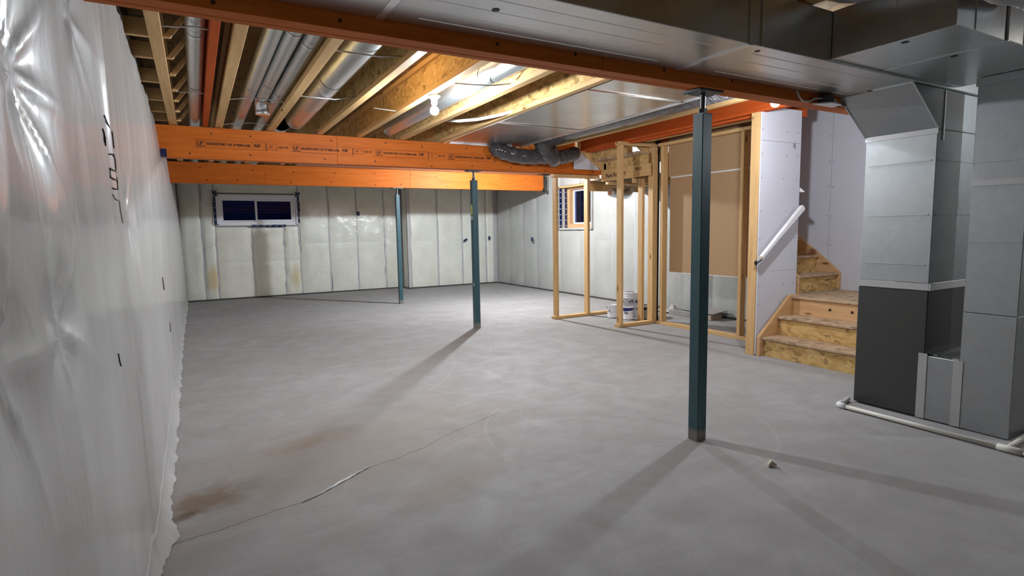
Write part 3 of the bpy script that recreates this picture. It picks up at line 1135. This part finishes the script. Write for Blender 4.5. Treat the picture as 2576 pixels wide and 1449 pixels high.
tag(box(3.15, 3.58, 9.9, 10.0, 2.552, 2.570).build('foil_strip', 'foil'), 'bright foil tape strip seen below the middle beam above the farthest beam', 'tape')

# --- insulated flex duct: runs in the bay, then droops in front of the middle beam
flex = thing('insulated_duct', (4.35, 6.9, 2.35), 'dark grey plastic wrapped insulated duct drooping in front of middle beam', 'duct')
MB().tube([(4.345, 3.3, 2.715), (4.345, 4.5, 2.712), (4.345, 6.0, 2.715), (4.36, 6.6, 2.69)], [.158, .16, .158, .155], 20, True).build('duct_run', 'duct_jacket', flex)


def lumpy(pts, r, seed, nseg=26):
    P = [Vector(p) for p in pts]
    out, rr = [], []
    for i in range(nseg + 1):
        t = i / nseg * (len(P) - 1)
        k = min(int(t), len(P) - 2)
        u = t - k
        p0, p1, p2, p3 = P[max(k - 1, 0)], P[k], P[k + 1], P[min(k + 2, len(P) - 1)]
        q = .5 * ((2 * p1) + (-p0 + p2) * u + (2 * p0 - 5 * p1 + 4 * p2 - p3) * u * u + (-p0 + 3 * p1 - 3 * p2 + p3) * u ** 3)
        out.append(q)
        e = min(1, .45 + 4 * min(i / nseg, 1 - i / nseg))
        rr.append(r * e * (1 + .07 * math.sin(i * 1.9 + seed) + .06 * mnoise.noise(Vector((i * .4, seed, 0)))))
    return out, rr


p, r = lumpy([(3.62, 6.98, 2.545), (3.80, 6.96, 2.48), (4.10, 6.94, 2.43), (4.45, 6.94, 2.44), (4.72, 6.95, 2.46)], .105, 1)
MB().tube(p, r, 20).build('drooping_loop', 'duct_jacket', flex)
p, r = lumpy([(4.28, 6.65, 2.69), (4.35, 6.78, 2.60), (4.47, 6.86, 2.49), (4.62, 6.9, 2.43), (4.66, 6.98, 2.43)], .115, 4)
MB().tube(p, r, 20).build('drooping_loop', 'duct_jacket', flex)
p, r = lumpy([(4.60, 6.93, 2.44), (4.80, 6.92, 2.455), (4.98, 6.95, 2.50), (5.09, 7.0, 2.56)], .10, 7)
MB().tube(p, r, 20).build('drooping_loop', 'duct_jacket', flex)
p, r = lumpy([(4.57, 6.80, 2.60), (4.60, 6.79, 2.50), (4.62, 6.84, 2.40)], .02, 9, 8)
MB().tube(p, r, 8).build('tie_band', 'duct_jacket', flex)

# ================================================================ POSTS
def post(x, y, w, label, plate=True):
    t = thing('steel_post', (x, y, 0), label, 'post')
    h = w / 2
    box(x - h, x + h, y - h, y + h, 0, 2.095).build('square_tube', 'teal_paint', t, .004)
    box(x - h - .001, x + h + .001, y - h - .001, y + h + .001, 2.088, 2.098).build('tube_cap', 'plate_steel', t)
    MB().lathe([(.026, 2.098), (.028, 2.10), (.028, 2.128), (.024, 2.13)], x, y, 6, False).build('nut', 'bare_steel', t)
    prof = []
    for i in range(15):
        z = 2.128 + i * .0068
        prof.append((.0165 if i % 2 else .0145, z))
    MB().lathe(prof, x, y, 14).build('screw_jack', 'bare_steel', t)
    po = box(x - .105, x + .105, y - .072, y + .072, 2.222, 2.2345).build('bearing_plate', 'plate_steel', t, .002)
    bb = MB()
    for dx in (-.075, .075):
        MB().lathe([(.010, 2.2165), (.011, 2.222)], x + dx, y - .045, 6, False).build('bolt', 'galvanised_dull', po)
        MB().lathe([(.010, 2.2165), (.011, 2.222)], x + dx, y + .045, 6, False).build('bolt', 'galvanised_dull', po)
    return t


post(2.81, 2.525, .082, 'nearest teal painted square steel post with scuffed paint')
p2 = post(3.46, 7.185, .082, 'middle teal square steel post with a yellow sticker')
post(3.435, 10.53, .072, 'farthest and thinnest looking teal steel post near the back wall')
box(3.4175, 3.419, 7.165, 7.20, 1.62, 1.76).build('sticker', 'yellow_sticker', p2)
box(3.4175, 3.419, 7.165, 7.20, 1.55, 1.60).build('sticker', 'white_sticker', p2)
box(3.4175, 3.419, 7.16, 7.19, .61, .65).build('sticker', 'white_sticker', p2)

# ================================================================ STUD FRAMES
fr1 = thing('stud_frame', (5.4, 7.2, 0), 'open two stud wall frame standing under the end of middle beam', 'stud frame')
box(4.79, 6.25, 7.155, 7.255, 0, .045).build('bottom_plate', 'wood_x', fr1, .003)
box(4.79, 5.66, 7.145, 7.255, 2.187, 2.232).build('top_plate', 'wood_x', fr1, .003)
for x in (4.825, 5.425):
    box(x, x + .045, 7.155, 7.255, .046, 2.186).build('stud', 'wood_z', fr1, .004)
fr2 = thing('stud_frame', (5.46, 6.08, 0), 'tall wood stud frame in front of the paint buckets', 'stud frame')
box(5.12, 5.82, 6.03, 6.13, 0, .045).build('bottom_plate', 'wood_x', fr2, .003)
box(5.12, 5.82, 6.03, 6.13, 2.532, 2.577).build('top_plate', 'wood_x', fr2, .003)
for x, a in ((5.15, 6.03), (5.735, 6.03), (5.782, 6.03)):
    box(x, x + .046, a, a + .10, .046, 2.531).build('stud', 'wood_z', fr2, .004)
box(5.75, 5.795, 6.26, 6.36, .0, 2.12).build('stud', 'wood_z', fr2, .004)
fr3 = thing('stud_frame', (5.83, 5.2, 0), 'closet wall frame with brown paper drywall back behind nearest post', 'stud frame')
box(5.78, 5.88, 4.10, 5.99, 0, .045).build('bottom_plate', 'wood_y', fr3, .003)
box(5.78, 5.88, 4.10, 5.99, 2.532, 2.577).build('top_plate', 'wood_y', fr3, .003)
for y in (5.885, 4.555):
    box(5.78, 5.88, y, y + .046, .046, 2.531).build('stud', 'wood_z', fr3, .004)
for z0, z1 in ((.765, 2.085), (2.103, 2.66)):
    yl_ = 5.845 if z0 < 1 else 5.884
    b_ = box(5.885, 5.897, 4.30, yl_, z0, z1).build('drywall_sheet', 'brown_paper', fr3)
    b_['label'] = 'brown paper back of drywall'
    box(5.8855, 5.897, 4.30, 5.845, z0 - .007, z0 - .0005).build('drywall_edge', 'drywall_core', b_)
    if z0 < 1:
        box(5.8845, 5.897, 4.30, 5.845, z1 + .0005, z1 + .007).build('drywall_edge', 'drywall_core', b_)
box(5.897, 5.909, 4.0, 5.845, .765, 2.66).build('drywall_sheet', 'drywall', fr3)

tag(MB().tube([(5.865, 6.075, 0), (5.865, 6.075, 2.75)], .026, 16).build('vent_pipe', 'black_pipe'), 'slim black plastic pipe running up between two wood studs', 'pipe')

# --- wall beside the stairs: drywall on studs
wall_stair = struct(bpy.data.objects.new('wall_stair', None))
COL.objects.link(wall_stair)
box(5.19, 5.235, 3.905, 4.005, .046, 2.535).build('stud', 'wood_z', wall_stair, .003)
box(5.236, 5.28, 3.905, 4.005, .046, 2.535).build('stud', 'wood_z', wall_stair, .003)
for x in (5.6, 5.815):
    box(x, x + .045, 3.905, 4.005, .046, 2.535).build('stud', 'wood_z', wall_stair, .003)
box(5.188, 5.86, 3.905, 4.005, 0, .045).build('bottom_plate', 'wood_x', wall_stair, .003)
box(5.188, 5.86, 3.905, 4.005, 2.535, 2.578).build('top_plate', 'wood_x', wall_stair, .003)
for z0, z1 in ((.01, .905), (.908, 2.286), (2.289, 2.64)):
    box(5.205, 5.862, 3.890, 3.903, z0, z1).build('drywall_sheet', 'drywall', wall_stair)
box(5.862, 5.874, 3.890, 4.3, .62, 2.64).build('drywall_sheet', 'drywall', wall_stair)
sc_ = MB()
for z in (.12, .3, .55, .75, 1.25, 1.55, 1.9, 2.15, 2.4):
    for x in (5.225, 5.62 + .03 * math.sin(z * 9), 5.82):
        sc_.disc((x, 3.8895, z), (0, 1, 0), .006, 6, .0008)
o = sc_.build('screw_heads', 'bare_steel', wall_stair)
o['kind'] = 'stuff'
sc_ = MB()
for dx in (0, .018, .03):
    sc_.box(5.74 + dx, 5.745 + dx, 3.8885, 3.8898, 2.24 - dx * .6, 2.283)
sc_.build('pencil_marks', 'marker', wall_stair)

# --- wall behind the stairs
wall_stairwell = struct(bpy.data.objects.new('wall_stairwell', None))
COL.objects.link(wall_stairwell)
box(6.75, 6.763, 2.6, 4.062, .6, 2.86).build('drywall_sheet', 'drywall', wall_stairwell)
MB().prism([(4.066, .72), (6.0, 2.24), (6.0, 2.86), (4.066, 2.86)], 0, 6.75, 6.763).build('drywall_sheet', 'drywall', wall_stairwell)
sc_ = MB()
for z in (.9, 1.15, 1.5, 1.85, 2.15, 2.45):
    sc_.disc((6.7495, 4.04, z), (1, 0, 0), .006, 6, .0008)
    sc_.disc((6.7495, 4.09, z + .01), (1, 0, 0), .006, 6, .0008)
o = sc_.build('screw_heads', 'bare_steel', wall_stairwell)
o['kind'] = 'stuff'

# ================================================================ STAIRS
st = thing('staircase', (5.9, 3.4, 0), 'rough wood stairs with particle board risers turning left at a landing', 'stairs')
R = .205
for i, xr in enumerate((5.27, 5.515)):
    box(xr, xr + .012, 2.70, 3.835, R * i + .001, R * (i + 1) - .028).build('riser', 'osb', st)
    box(xr - .028, xr + .262, 2.70, 3.835, R * (i + 1) - .027, R * (i + 1)).build('tread', 'osb_tread', st, .004)
ro = box(5.755, 5.79, 2.70, 3.835, 2 * R + .001, 3 * R - .028).build('riser', 'stair_wood_y', st)
kn = MB()
for y in (3.42, 3.19, 3.00):
    kn.disc((5.7545, y, .505), (1, 0, 0), .016, 10, .001)
kn.build('knots', 'ink', ro)
box(5.73, 6.745, 2.66, 3.888, 3 * R - .027, 3 * R).build('landing', 'osb_tread', st, .004)
box(5.80, 6.74, 2.70, 3.87, 2 * R + .05, 3 * R - .028).build('landing_frame', 'stair_wood_y', st)
prof = [(5.20, 0), (5.29, 0), (5.86, .43), (5.86, .626), (5.70, .626), (5.20, .215)]
prof = [(5.20, 0.0), (5.86, 0.0), (5.86, .625), (5.705, .625), (5.20, .213)]
MB().prism(prof, 1, 3.838, 3.878).build('stringer', 'stair_wood_x', st, .003)
MB().prism(prof, 1, 2.658, 2.698).build('stringer', 'stair_wood_x', st, .003)
for i in range(7):
    yr = 3.925 + i * .255
    zb = (3 + i) * R
    box(5.945, 6.705, yr, yr + .012, zb + .001, zb + R - .028).build('riser', 'osb', st)
    box(5.945, 6.705, yr - .028, yr + .262, zb + R - .027, zb + R).build('tread', 'osb_tread', st, .004)
yp = [(3.89, 3 * R), (6.02, 3 * R + 1.60), (6.02, 3 * R + 1.90), (3.93, 3 * R + .245), (3.89, 3 * R + .20)]
MB().prism(yp, 0, 6.708, 6.748).build('stringer', 'stair_wood_y', st, .003)
MB().prism(yp, 0, 5.905, 5.943).build('stringer', 'stair_wood_y', st, .003)

# --- upper flight seen from underneath, above the paint buckets
us = thing('staircase', (5.4, 6.6, 2.3), 'underside of upper stair flight above the paint buckets with hand written header', 'stairs')
h_ = box(5.65, 5.695, 6.02, 7.098, 2.135, 2.305).build('header', 'wood_y', us, .003)
RZ = (pi / 2, 0, -pi / 2)
text('handwriting', 'Park Rd  OVI', .085, (5.648, 6.98, 2.205), (pi / 2 + .0, 0, -pi / 2), 'ink', h_)
text('handwriting', '87156', .055, (5.648, 6.30, 2.245), (pi / 2, 0, -pi / 2), 'ink', h_)
MB().prism([(5.17, 2.585), (5.64, 2.29), (5.70, 2.31), (5.70, 2.42), (5.30, 2.87), (5.17, 2.87)], 1, 7.02, 7.06).build('stringer', 'wood_x', us, .003)
MB().prism([(5.48, 2.60), (5.80, 2.355), (6.02, 2.355), (6.02, 2.87), (5.48, 2.87)], 1, 6.14, 6.18).build('stringer', 'wood_x', us, .003)
box(5.64, 5.70, 6.96, 7.018, 2.306, 2.40).build('block', 'wood_y', us, .003)
for i, (xa, xb, zt) in enumerate(((5.44, 5.66, 2.46), (5.24, 5.45, 2.655))):
    box(xa, xb, 6.035, 7.018, zt - .03, zt).build('tread', 'osb_tread', us)
for x, za, zb in ((5.655, 2.30, 2.43), (5.445, 2.46, 2.625), (5.24, 2.655, 2.86)):
    box(x - .015, x, 6.14 if zb > 2.5 else 6.035, 7.018, za, zb).build('riser', 'osb', us)
box(5.70, 6.90, 6.95, 7.05, 2.085, 2.125).build('landing_joist', 'wood_x', us, .003)
box(5.70, 6.90, 6.4, 6.44, 2.06, 2.16).build('landing_joist', 'wood_x', us, .003)
box(5.66, 6.90, 6.1, 7.6, 2.165, 2.185).build('landing_deck', 'osb_floor', us)
box(5.70, 6.92, 7.56, 7.60, 2.02, 2.165).build('landing_joist', 'wood_x', us, .003)
tag(MB().prism([(5.10, 2.305), (5.60, 2.305), (5.19, 2.63), (5.10, 2.63)], 1, 7.062, 7.074).build('drywall_offcut', 'drywall'), 'white triangular drywall piece between insulated duct and upper stairs', 'drywall')
tag(box(5.475, 5.555, 7.256, 7.262, 2.105, 2.185).build('drywall_offcut', 'drywall_core'), 'small white card at the top of the second stud below middle beam', 'card')

# dryer elbow
p = [(6.46, 7.35, 2.17), (6.46, 7.35, 2.07), (6.43, 7.35, 1.99), (6.34, 7.35, 1.955), (6.20, 7.36, 1.97), (6.06, 7.37, 2.00)]
pp, _ = lumpy(p, .07, 2, 34)
tag(MB().tube(pp, [.072 + .006 * (i % 2) for i in range(len(pp))], 18).build('elbow_duct', 'foil'), 'shiny ribbed flexible metal elbow hanging below the upper stair landing', 'duct')

# --- handrail
hr = thing('handrail', (5.5, 3.8, 1.1), 'white sloping handrail on the drywall beside the stairs', 'handrail')
MB().prism([(5.13, 1.072), (5.165, 1.052), (5.855, 1.565), (5.83, 1.61), (5.80, 1.615)], 1, 3.795, 3.835).build('rail', 'white_paint', hr, .008)
box(5.125, 5.165, 3.798, 3.832, 1.050, 1.078).build('rail_end', 'chip_wood', hr)
for x, z in ((5.17, 1.05), (5.72, 1.46)):
    MB().tube([(x, 3.889, z - .045), (x - .01, 3.86, z - .04), (x, 3.83, z - .015), (x + .01, 3.815, z + .015)], .009, 8).build('bracket', 'bare_steel', hr)
    MB().disc((x, 3.887, z - .045), (0, 1, 0), .026, 12, .003).build('bracket_plate', 'bare_steel', hr)
tag(MB().prism([(3.86, 1.76), (3.93, 1.76), (4.25, 2.02), (4.25, 2.07), (3.90, 1.80)], 0, 5.90, 5.94).build('handrail', 'white_paint', None, .006), 'short end of an upper handrail just behind the drywall corner', 'handrail')

# ================================================================ DUCTWORK
# trunk
tr = thing('trunk_duct', (2.5, 2.18, 2.30), 'large rectangular metal trunk duct along the nearest beam', 'duct')
secs = [(-.16, .74, 0.0), (.742, 2.475, .0), (2.477, 5.12, .0)]
YF = 1.93
for a, b, _ in secs:
    box(a, b, YF, 2.428, 2.302, 2.573).build('duct_section', 'galvanised', tr, .003)
for a, b in ((.80, 2.32), (2.62, 4.05)):
    for k, y in enumerate((2.03, 2.14, 2.25, 2.35)):
        aa = a + .03 * k
        MB().prism([(y - .005, 2.3022), (y, 2.3000), (y + .005, 2.3022)], 0, aa, b - .05 * (k % 2)).build('stiffening_rib', 'galvanised', tr)
for x in (.741, 2.476):
    box(x - .016, x + .016, YF - .003, 2.426, 2.296, 2.302).build('drive_cleat', 'foil', tr)
    box(x - .012, x + .012, YF - .006, YF, 2.296, 2.573).build('drive_cleat', 'galvanised', tr)
box(2.555, 2.563, YF - .008, YF, 2.30, 2.573).build('drive_cleat', 'galvanised', tr)
for x, y in ((1.14, 2.12), (4.075, 2.215), (2.61, 1.99)):
    MB().disc((x, y, 2.3015), (0, 0, 1), .017 if x < 3 and x < 2 else .014, 14, .0012).build('damper_hole', 'black', tr)

# take-off ducts toward the camera
for k, (x0, x1, yend, lab) in enumerate(((3.155, 3.665, 1.335, 'left of two short square take-off ducts beside the large trunk duct'),
                                         (3.675, 4.62, 1.325, 'right of two short square take-off ducts, wider, above the return duct'))):
    t = thing('takeoff_duct', ((x0 + x1) / 2, 1.6, 2.31), lab, 'duct')
    box(x0, x1, yend, YF - .002, 2.318, 2.572).build('duct_body', 'galvanised', t, .003)
    box(x0 - .003, x0 + .01, yend, YF - .005, 2.314, 2.32).build('seam', 'foil', t)
    box(x0 - .003, x0, 1.60, 1.606, 2.318, 2.572).build('seam', 'galvanised', t)
    box(x0 + .18, x0 + .186, yend - .004, yend, 2.32, 2.572).build('seam', 'foil', t)
    xm = (x0 + x1) / 2
    MB().disc((3.22 if k == 0 else 3.74, 1.585, 2.3175), (0, 0, 1), .018, 14, .0012).build('damper_hole', 'black', t)


def foil_flex(label, pts, r):
    pp, _ = lumpy(pts, r, 3, 60)
    rr = [r * (1 + (.07 if i % 2 else -.03)) * (1 + .05 * mnoise.noise(Vector((i * .3, r, 1)))) for i in range(len(pp))]
    return tag(MB().tube(pp, rr, 18).build('flexible_duct', 'foil_jacket'), label, 'duct')


foil_flex('crumpled foil flexible duct at top edge left of the square take-off ducts', [(3.08, 1.93, 2.70), (3.06, 1.80, 2.632), (3.05, 1.68, 2.60), (3.03, 1.5, 2.59), (2.98, 1.35, 2.62), (2.85, 1.25, 2.70)], .07)
foil_flex('crumpled foil flexible duct at the top right corner of the picture', [(2.98, 1.16, 2.44), (3.10, 1.14, 2.42), (3.3, 1.15, 2.45), (3.7, 1.2, 2.5)], .08)

# supply plenum
pl = thing('supply_plenum', (4.75, 2.19, .95), 'tall metal plenum on the furnace slanting out to the trunk duct', 'duct')
box(4.455, 5.05, 1.957, 2.425, .975, 2.035).build('plenum_box', 'galvanised_dull', pl, .003)
MB().prism([(4.455, 2.037), (5.05, 2.037), (5.05, 2.300), (4.10, 2.300)], 1, 1.957, 2.425).build('slanted_transition', 'galvanised_dull', pl, .003)
for z in (1.83, 1.455, 1.105):
    box(4.450, 4.456, 1.985, 2.40, z - .004, z + .004).build('stiffening_rib', 'galvanised_dull', pl)
    box(4.48, 5.03, 1.953, 1.958, z - .004, z + .004).build('stiffening_rib', 'galvanised_dull', pl)
box(4.449, 4.4545, 1.952, 2.43, 2.005, 2.045).build('foil_tape', 'dull_tape', pl)
box(4.449, 4.4545, 1.950, 2.43, .925, .972).build('foil_tape', 'dull_tape', pl)
box(4.449, 5.06, 1.944, 1.9525, .925, .972).build('foil_tape', 'foil', pl)
MB().prism([(4.085, 2.296), (4.11, 2.296), (4.11, 2.304), (4.085, 2.304)], 1, 1.95, 2.43).build('foil_tape', 'foil', pl)
MB().prism([(4.46, 2.036), (4.447, 2.036), (4.094, 2.296), (4.108, 2.30)], 1, 1.950, 1.9565).build('corner_seam', 'galvanised', pl)
MB().prism([(4.46, 2.036), (4.447, 2.036), (4.094, 2.296), (4.108, 2.30)], 1, 2.4255, 2.432).build('corner_seam', 'galvanised', pl)
box(4.52, 4.53, 1.950, 1.957, 1.96, 2.296).build('corner_seam', 'foil', pl)

# furnace
fu = thing('furnace', (4.75, 2.19, 0), 'dark grey furnace cabinet standing in front of the stairs', 'furnace')
box(4.45, 5.06, 1.953, 2.43, .012, .924).build('cabinet', 'furnace_grey', fu, .006)
box(4.47, 5.04, 1.97, 2.41, 0, .012).build('base', 'black', fu)
bt = thing('return_boot', (4.7, 1.85, 0), 'low metal return boot joining furnace and return duct with silver tape', 'duct')
box(4.452, 4.95, 1.747, 1.951, .008, .462).build('boot_box', 'galvanised_dull', bt, .003)
box(4.4465, 4.4495, 1.935, 1.990, .008, .478).build('joint_tape', 'dull_tape', bt)
box(4.4465, 4.4495, 1.722, 1.778, .008, .462).build('joint_tape', 'dull_tape', bt)
box(4.50, 4.95, 1.90, 1.95, .464, .470).build('joint_tape', 'foil', bt)
box(4.46, 4.95, 1.748, 1.79, .464, .472).build('joint_tape', 'foil', bt)
rd = thing('return_air_duct', (4.7, 1.6, 0), 'tall metal return air duct at the right edge of the picture', 'duct')
for z0, z1 in ((.005, .80), (.802, 1.635), (1.655, 2.315)):
    box(4.452, 4.95, 1.457, 1.744, z0, z1).build('duct_section', 'galvanised_dull', rd, .003)
box(4.447, 4.956, 1.452, 1.749, 1.630, 1.668).build('foil_tape', 'dull_tape', rd)
for z in (1.78, 1.27):
    box(4.4485, 4.453, 1.465, 1.735, z - .003, z + .003).build('stiffening_rib', 'galvanised_dull', rd)
box(4.445, 4.452, 1.452, 1.752, 2.265, 2.315).build('collar_flange', 'galvanised_dull', rd)

# drain pipe
pv = thing('drain_pipe', (4.22, 1.85, 0), 'white plastic drain pipe lying on the floor around the furnace', 'pipe')
MB().tube([(4.22, 2.37, .02), (4.222, 1.40, .02)], .0165, 14).build('pipe_run', 'pvc', pv)
MB().tube([(4.26, 2.415, .02), (4.43, 2.455, .02)], .0165, 14).build('pipe_run', 'pvc', pv)
MB().tube([(4.218, 2.355, .022), (4.219, 2.395, .022), (4.232, 2.412, .022), (4.275, 2.42, .022)], .022, 14).build('elbow', 'white_paint', pv)
MB().tube([(4.222, 1.43, .022), (4.222, 1.31, .022)], .022, 14).build('tee', 'pvc', pv)
MB().tube([(4.223, 1.32, .02), (4.226, .5, .02)], .0165, 14).build('pipe_run', 'pvc', pv)
MB().tube([(4.225, 1.385, .02), (4.44, 1.40, .02), (4.9, 1.44, .02)], .0165, 14).build('pipe_run', 'pvc', pv)

# ================================================================ LAMPS AND ELECTRICAL
def lamp(x, y, ztop, label, drop=.15, glow='bulb_glow'):
    t = thing('bare_bulb_lamp', (x, y, ztop - drop), label, 'lamp')
    MB().lathe([(.052, ztop), (.055, ztop - .012), (.04, ztop - .022), (.026, ztop - .04), (.024, ztop - .075)][::-1], x, y, 20).build('lamp_holder', 'porcelain', t)
    zc = ztop - .075 - .055
    MB().lathe([(.014, ztop - .070), (.016, ztop - .085), (.026, zc + .025)][::-1], x, y, 16).build('bulb_neck', 'porcelain', t)
    MB().sphere((x, y, zc), .038, 16, 10).build('bulb', glow, t)
    return t


lamp(1.90, 4.70, 2.578, 'bright bare light bulb in white holder under a joist')
lamp(4.34, 3.12, 2.56, 'second bare bulb peeking below the nearest beam by the drywall', glow='bulb_glow_stair')
lamp(4.75, 8.75, 2.64, 'bare bulb hidden behind the middle beam lighting the back wall', glow='bulb_glow_back')
tag(box(4.618, 4.83, 8.68, 8.82, 2.642, 2.72).build('junction_box', 'galvanised_dull'), 'metal ceiling box of the bulb hidden behind middle beam', 'junction box')
lamp(5.95, 0.25, 2.571, 'added unseen bulb in white holder lighting the ductwork in the furnace corner', glow='bulb_glow_added')  # out-of-view bulb added to give the ductwork some reflection
tag(box(4.28, 4.40, 2.561, 3.24, 2.562, 2.60).build('nailer_plank', 'wood_y'), 'short plank fixed to nearest beam holding the second bulb', 'plank')

jb = thing('junction_box', (3.88, 2.40, 2.225), 'metal junction box with white cover and cable on the nearest beam', 'junction box')
box(3.845, 3.945, 2.375, 2.431, 2.236, 2.290).build('box_body', 'bare_steel', jb, .003)
MB().prism([(3.765, 2.425), (3.86, 2.335), (3.985, 2.345), (4.01, 2.43)], 2, 2.226, 2.233).build('cover_plate', 'porcelain', jb)
MB().tube([(3.60, 2.429, 2.30), (3.625, 2.426, 2.262), (3.66, 2.424, 2.238), (3.72, 2.42, 2.238), (3.79, 2.415, 2.265), (3.845, 2.40, 2.268)], .006, 8).build('cable', 'cable', jb)
loop = [(3.945, 2.40, 2.262), (3.99, 2.41, 2.262), (4.04, 2.418, 2.256)]
loop += [(4.02 + .028 * math.cos(a), 2.42, 2.256 + .024 * math.sin(a)) for a in np.linspace(0, 2 * pi, 12)]
loop += [(4.09, 2.422, 2.246), (4.14, 2.424, 2.246), (4.22, 2.426, 2.246)]
MB().tube(loop, .0055, 8).build('cable', 'cable', jb)

cd = thing('power_cord', (6.65, 10.45, 2.23), 'short black cord with plug hanging at the end of farthest beam', 'cord')
MB().tube([(6.735, 10.44, 2.57), (6.74, 10.44, 2.45), (6.738, 10.44, 2.32), (6.72, 10.44, 2.26)], .009, 8).build('cord', 'black', cd)
MB().tube([(6.725, 10.44, 2.27), (6.70, 10.43, 2.22)], .026, 10).build('plug', 'black', cd)

# ================================================================ FLOOR ITEMS
def paint_can(x, y, label, txt, blue=True, rot=0):
    t = thing('paint_can', (x, y, 0), label, 'paint can')
    MB().lathe([(.083, 0), (.085, .004), (.085, .006), (.083, .010), (.083, .19), (.086, .196), (.086, .203), (.078, .205), (.074, .198), (.06, .196)], x, y, 28).build('can_body', 'can_label', t)
    MB().lathe([(.084, 0.0005), (.0862, .003), (.0862, .008), (.084, .010)], x, y, 28).build('bottom_rim', 'bare_steel', t)
    if blue:
        vs = []
        for k in range(15):
            a = rot - 1.25 + 2.2 * k / 14
            vs.append((a, .135 + .02 * (k / 14) ** 2))
        MB().grid([[(x + .0845 * math.cos(a), y + .0845 * math.sin(a), zz) for zz in (lo, .185)] for a, lo in vs]).build('label_band', 'label_blue', t)
    pts = []
    for k in range(13):
        u = k / 12
        a = rot - 1.4 + 2.8 * u
        pts.append((x + .088 * math.cos(a), y + .088 * math.sin(a), .165 - .075 * math.sin(pi * u)))
    MB().tube(pts, .0022, 6).build('handle', 'wire', t)
    for a in (rot - 1.4, rot + 1.4):
        MB().disc((x + .085 * math.cos(a), y + .085 * math.sin(a), .165), (math.cos(a), math.sin(a), 0), .016, 12, .004).build('handle_boss', 'bare_steel', t)
    an = rot - .4
    px, py = x + .0868 * math.cos(an), y + .0868 * math.sin(an)
    text('label_print', txt, .05, (px - .03 * -math.sin(an), py - .03 * math.cos(an), .11), (pi / 2, 0, an + pi / 2), 'black', t)
    return t


face = math.atan2(-6.4, -5.7)
paint_can(5.72, 6.52, 'white paint can with blue band, in front of the large pail', 'EA', True, face)
paint_can(5.64, 6.80, 'white paint can partly hidden by the tall stud, left of the pail', '3', False, face)
paint_can(5.915, 6.43, 'white paint can with blue band right of the pail against the stud', 'CIL', True, face)
pa = thing('pail', (5.99, 6.72, 0), 'large white plastic pail with rim behind the paint cans', 'pail')
MB().lathe([(.13, 0), (.135, .004), (.15, .30), (.158, .302), (.158, .312), (.151, .314), (.152, .335), (.160, .337), (.160, .345), (.153, .347), (.154, .365), (.163, .367), (.163, .388), (.158, .392), (.152, .388), (.150, .33), (.13, .02)], 5.99, 6.72, 36).build('pail_body', 'pail_white', pa)
a0 = face
MB().grid([[(5.99 + .149 * math.cos(a), 6.72 + .149 * math.sin(a), z) for z in (.225, .27)] for a in np.linspace(a0 + .25, a0 + 1.0, 8)]).build('label_band', 'label_blue', pa)
text('handwriting', '99', .085, (5.99 + .151 * math.cos(a0 - .45), 6.72 + .151 * math.sin(a0 - .45), .22), (pi / 2, -.5, a0 - .25 + pi / 2), 'black', pa)
pts = [(5.99 + .162 * math.cos(a), 6.72 + .162 * math.sin(a), .325 - .10 * math.sin(pi * u)) for u, a in zip(np.linspace(0, 1, 13), np.linspace(a0 - 1.5, a0 + 1.5, 13))]
MB().tube(pts, .003, 6).build('handle', 'wire', pa)

# under the stairs
bx1 = tag(box(6.60, 6.68, 6.02, 6.56, 0.001, .075).build('flat_box', 'box_grey', None, .003), 'long low grey box on the floor under the stairs', 'box')
bx2 = thing('open_box', (6.75, 5.85, 0), 'small grey box with open flap under the stairs right of nearest post', 'box')
box(6.62, 6.86, 5.72, 5.95, 0.001, .085).build('box_body', 'box_tan', bx2, .003)
MB().prism([(6.60, .100), (6.62, .092), (6.92, .125), (6.92, .135)], 1, 5.68, 5.98).build('flap', 'box_grey', bx2)
g = []
for i in range(9):
    row = []
    for j in range(9):
        row.append((6.62 + i * .045, 6.55 + j * .05, .02 + .10 * abs(mnoise.noise(Vector((i * .5, j * .5, 4)))) * (1 - abs(i - 4) / 5) + (.09 if (i, j) in ((4, 2), (5, 2), (4, 3)) else 0)))
    g.append(row)
tag(MB().grid(g, False).build('plastic_scrap', 'scrap_poly'), 'crumpled clear plastic wrapping on the floor under the stairs', 'plastic')
tag(MB().prism([(0, 0), (0.05, 0.01), (0.048, .018), (.02, .038), (.005, .02)], 1, 0, .025).build('wood_chip', 'chip_wood'), 'small pale wood chip on the floor right of nearest post', 'chip')
bpy.data.objects['wood_chip'].location = (2.815, 1.995, .001)
bpy.data.objects['wood_chip'].rotation_euler = (0, 0, -.5)
sp = [(.40, 2.978), (.50, 3.03), (.60, 3.10), (.68, 3.15), (.76, 3.20), (.83, 3.235)]
g = []
for i in range(len(sp) - 1):
    for k in range(5):
        t_ = k / 5
        x = sp[i][0] * (1 - t_) + sp[i + 1][0] * t_
        y = sp[i][1] * (1 - t_) + sp[i + 1][1] * t_
        w = .010 * math.sin(pi * (i + t_) / (len(sp) - 1)) + .004
        z = rng.uniform(.002, .006)
        g.append([(x, y - w, z), (x, y, z + .006), (x, y + w, z)])
tag(MB().grid(g, False).build('plastic_strip', 'strip_poly'), 'thin white plastic strip lying along the floor crack', 'plastic')

# lettering to real meshes
dg = bpy.context.evaluated_depsgraph_get()
for o in [o for o in bpy.data.objects if o.type == 'FONT']:
    me = bpy.data.meshes.new_from_object(o.evaluated_get(dg))
    n_ = bpy.data.objects.new('lettering', me)
    COL.objects.link(n_)
    n_.name = 'lettering'
    n_.parent = o.parent
    n_.matrix_parent_inverse = o.matrix_parent_inverse.copy()
    n_.location = o.location
    n_.rotation_euler = o.rotation_euler
    n_['kind'] = 'stuff'
    bpy.data.objects.remove(o)
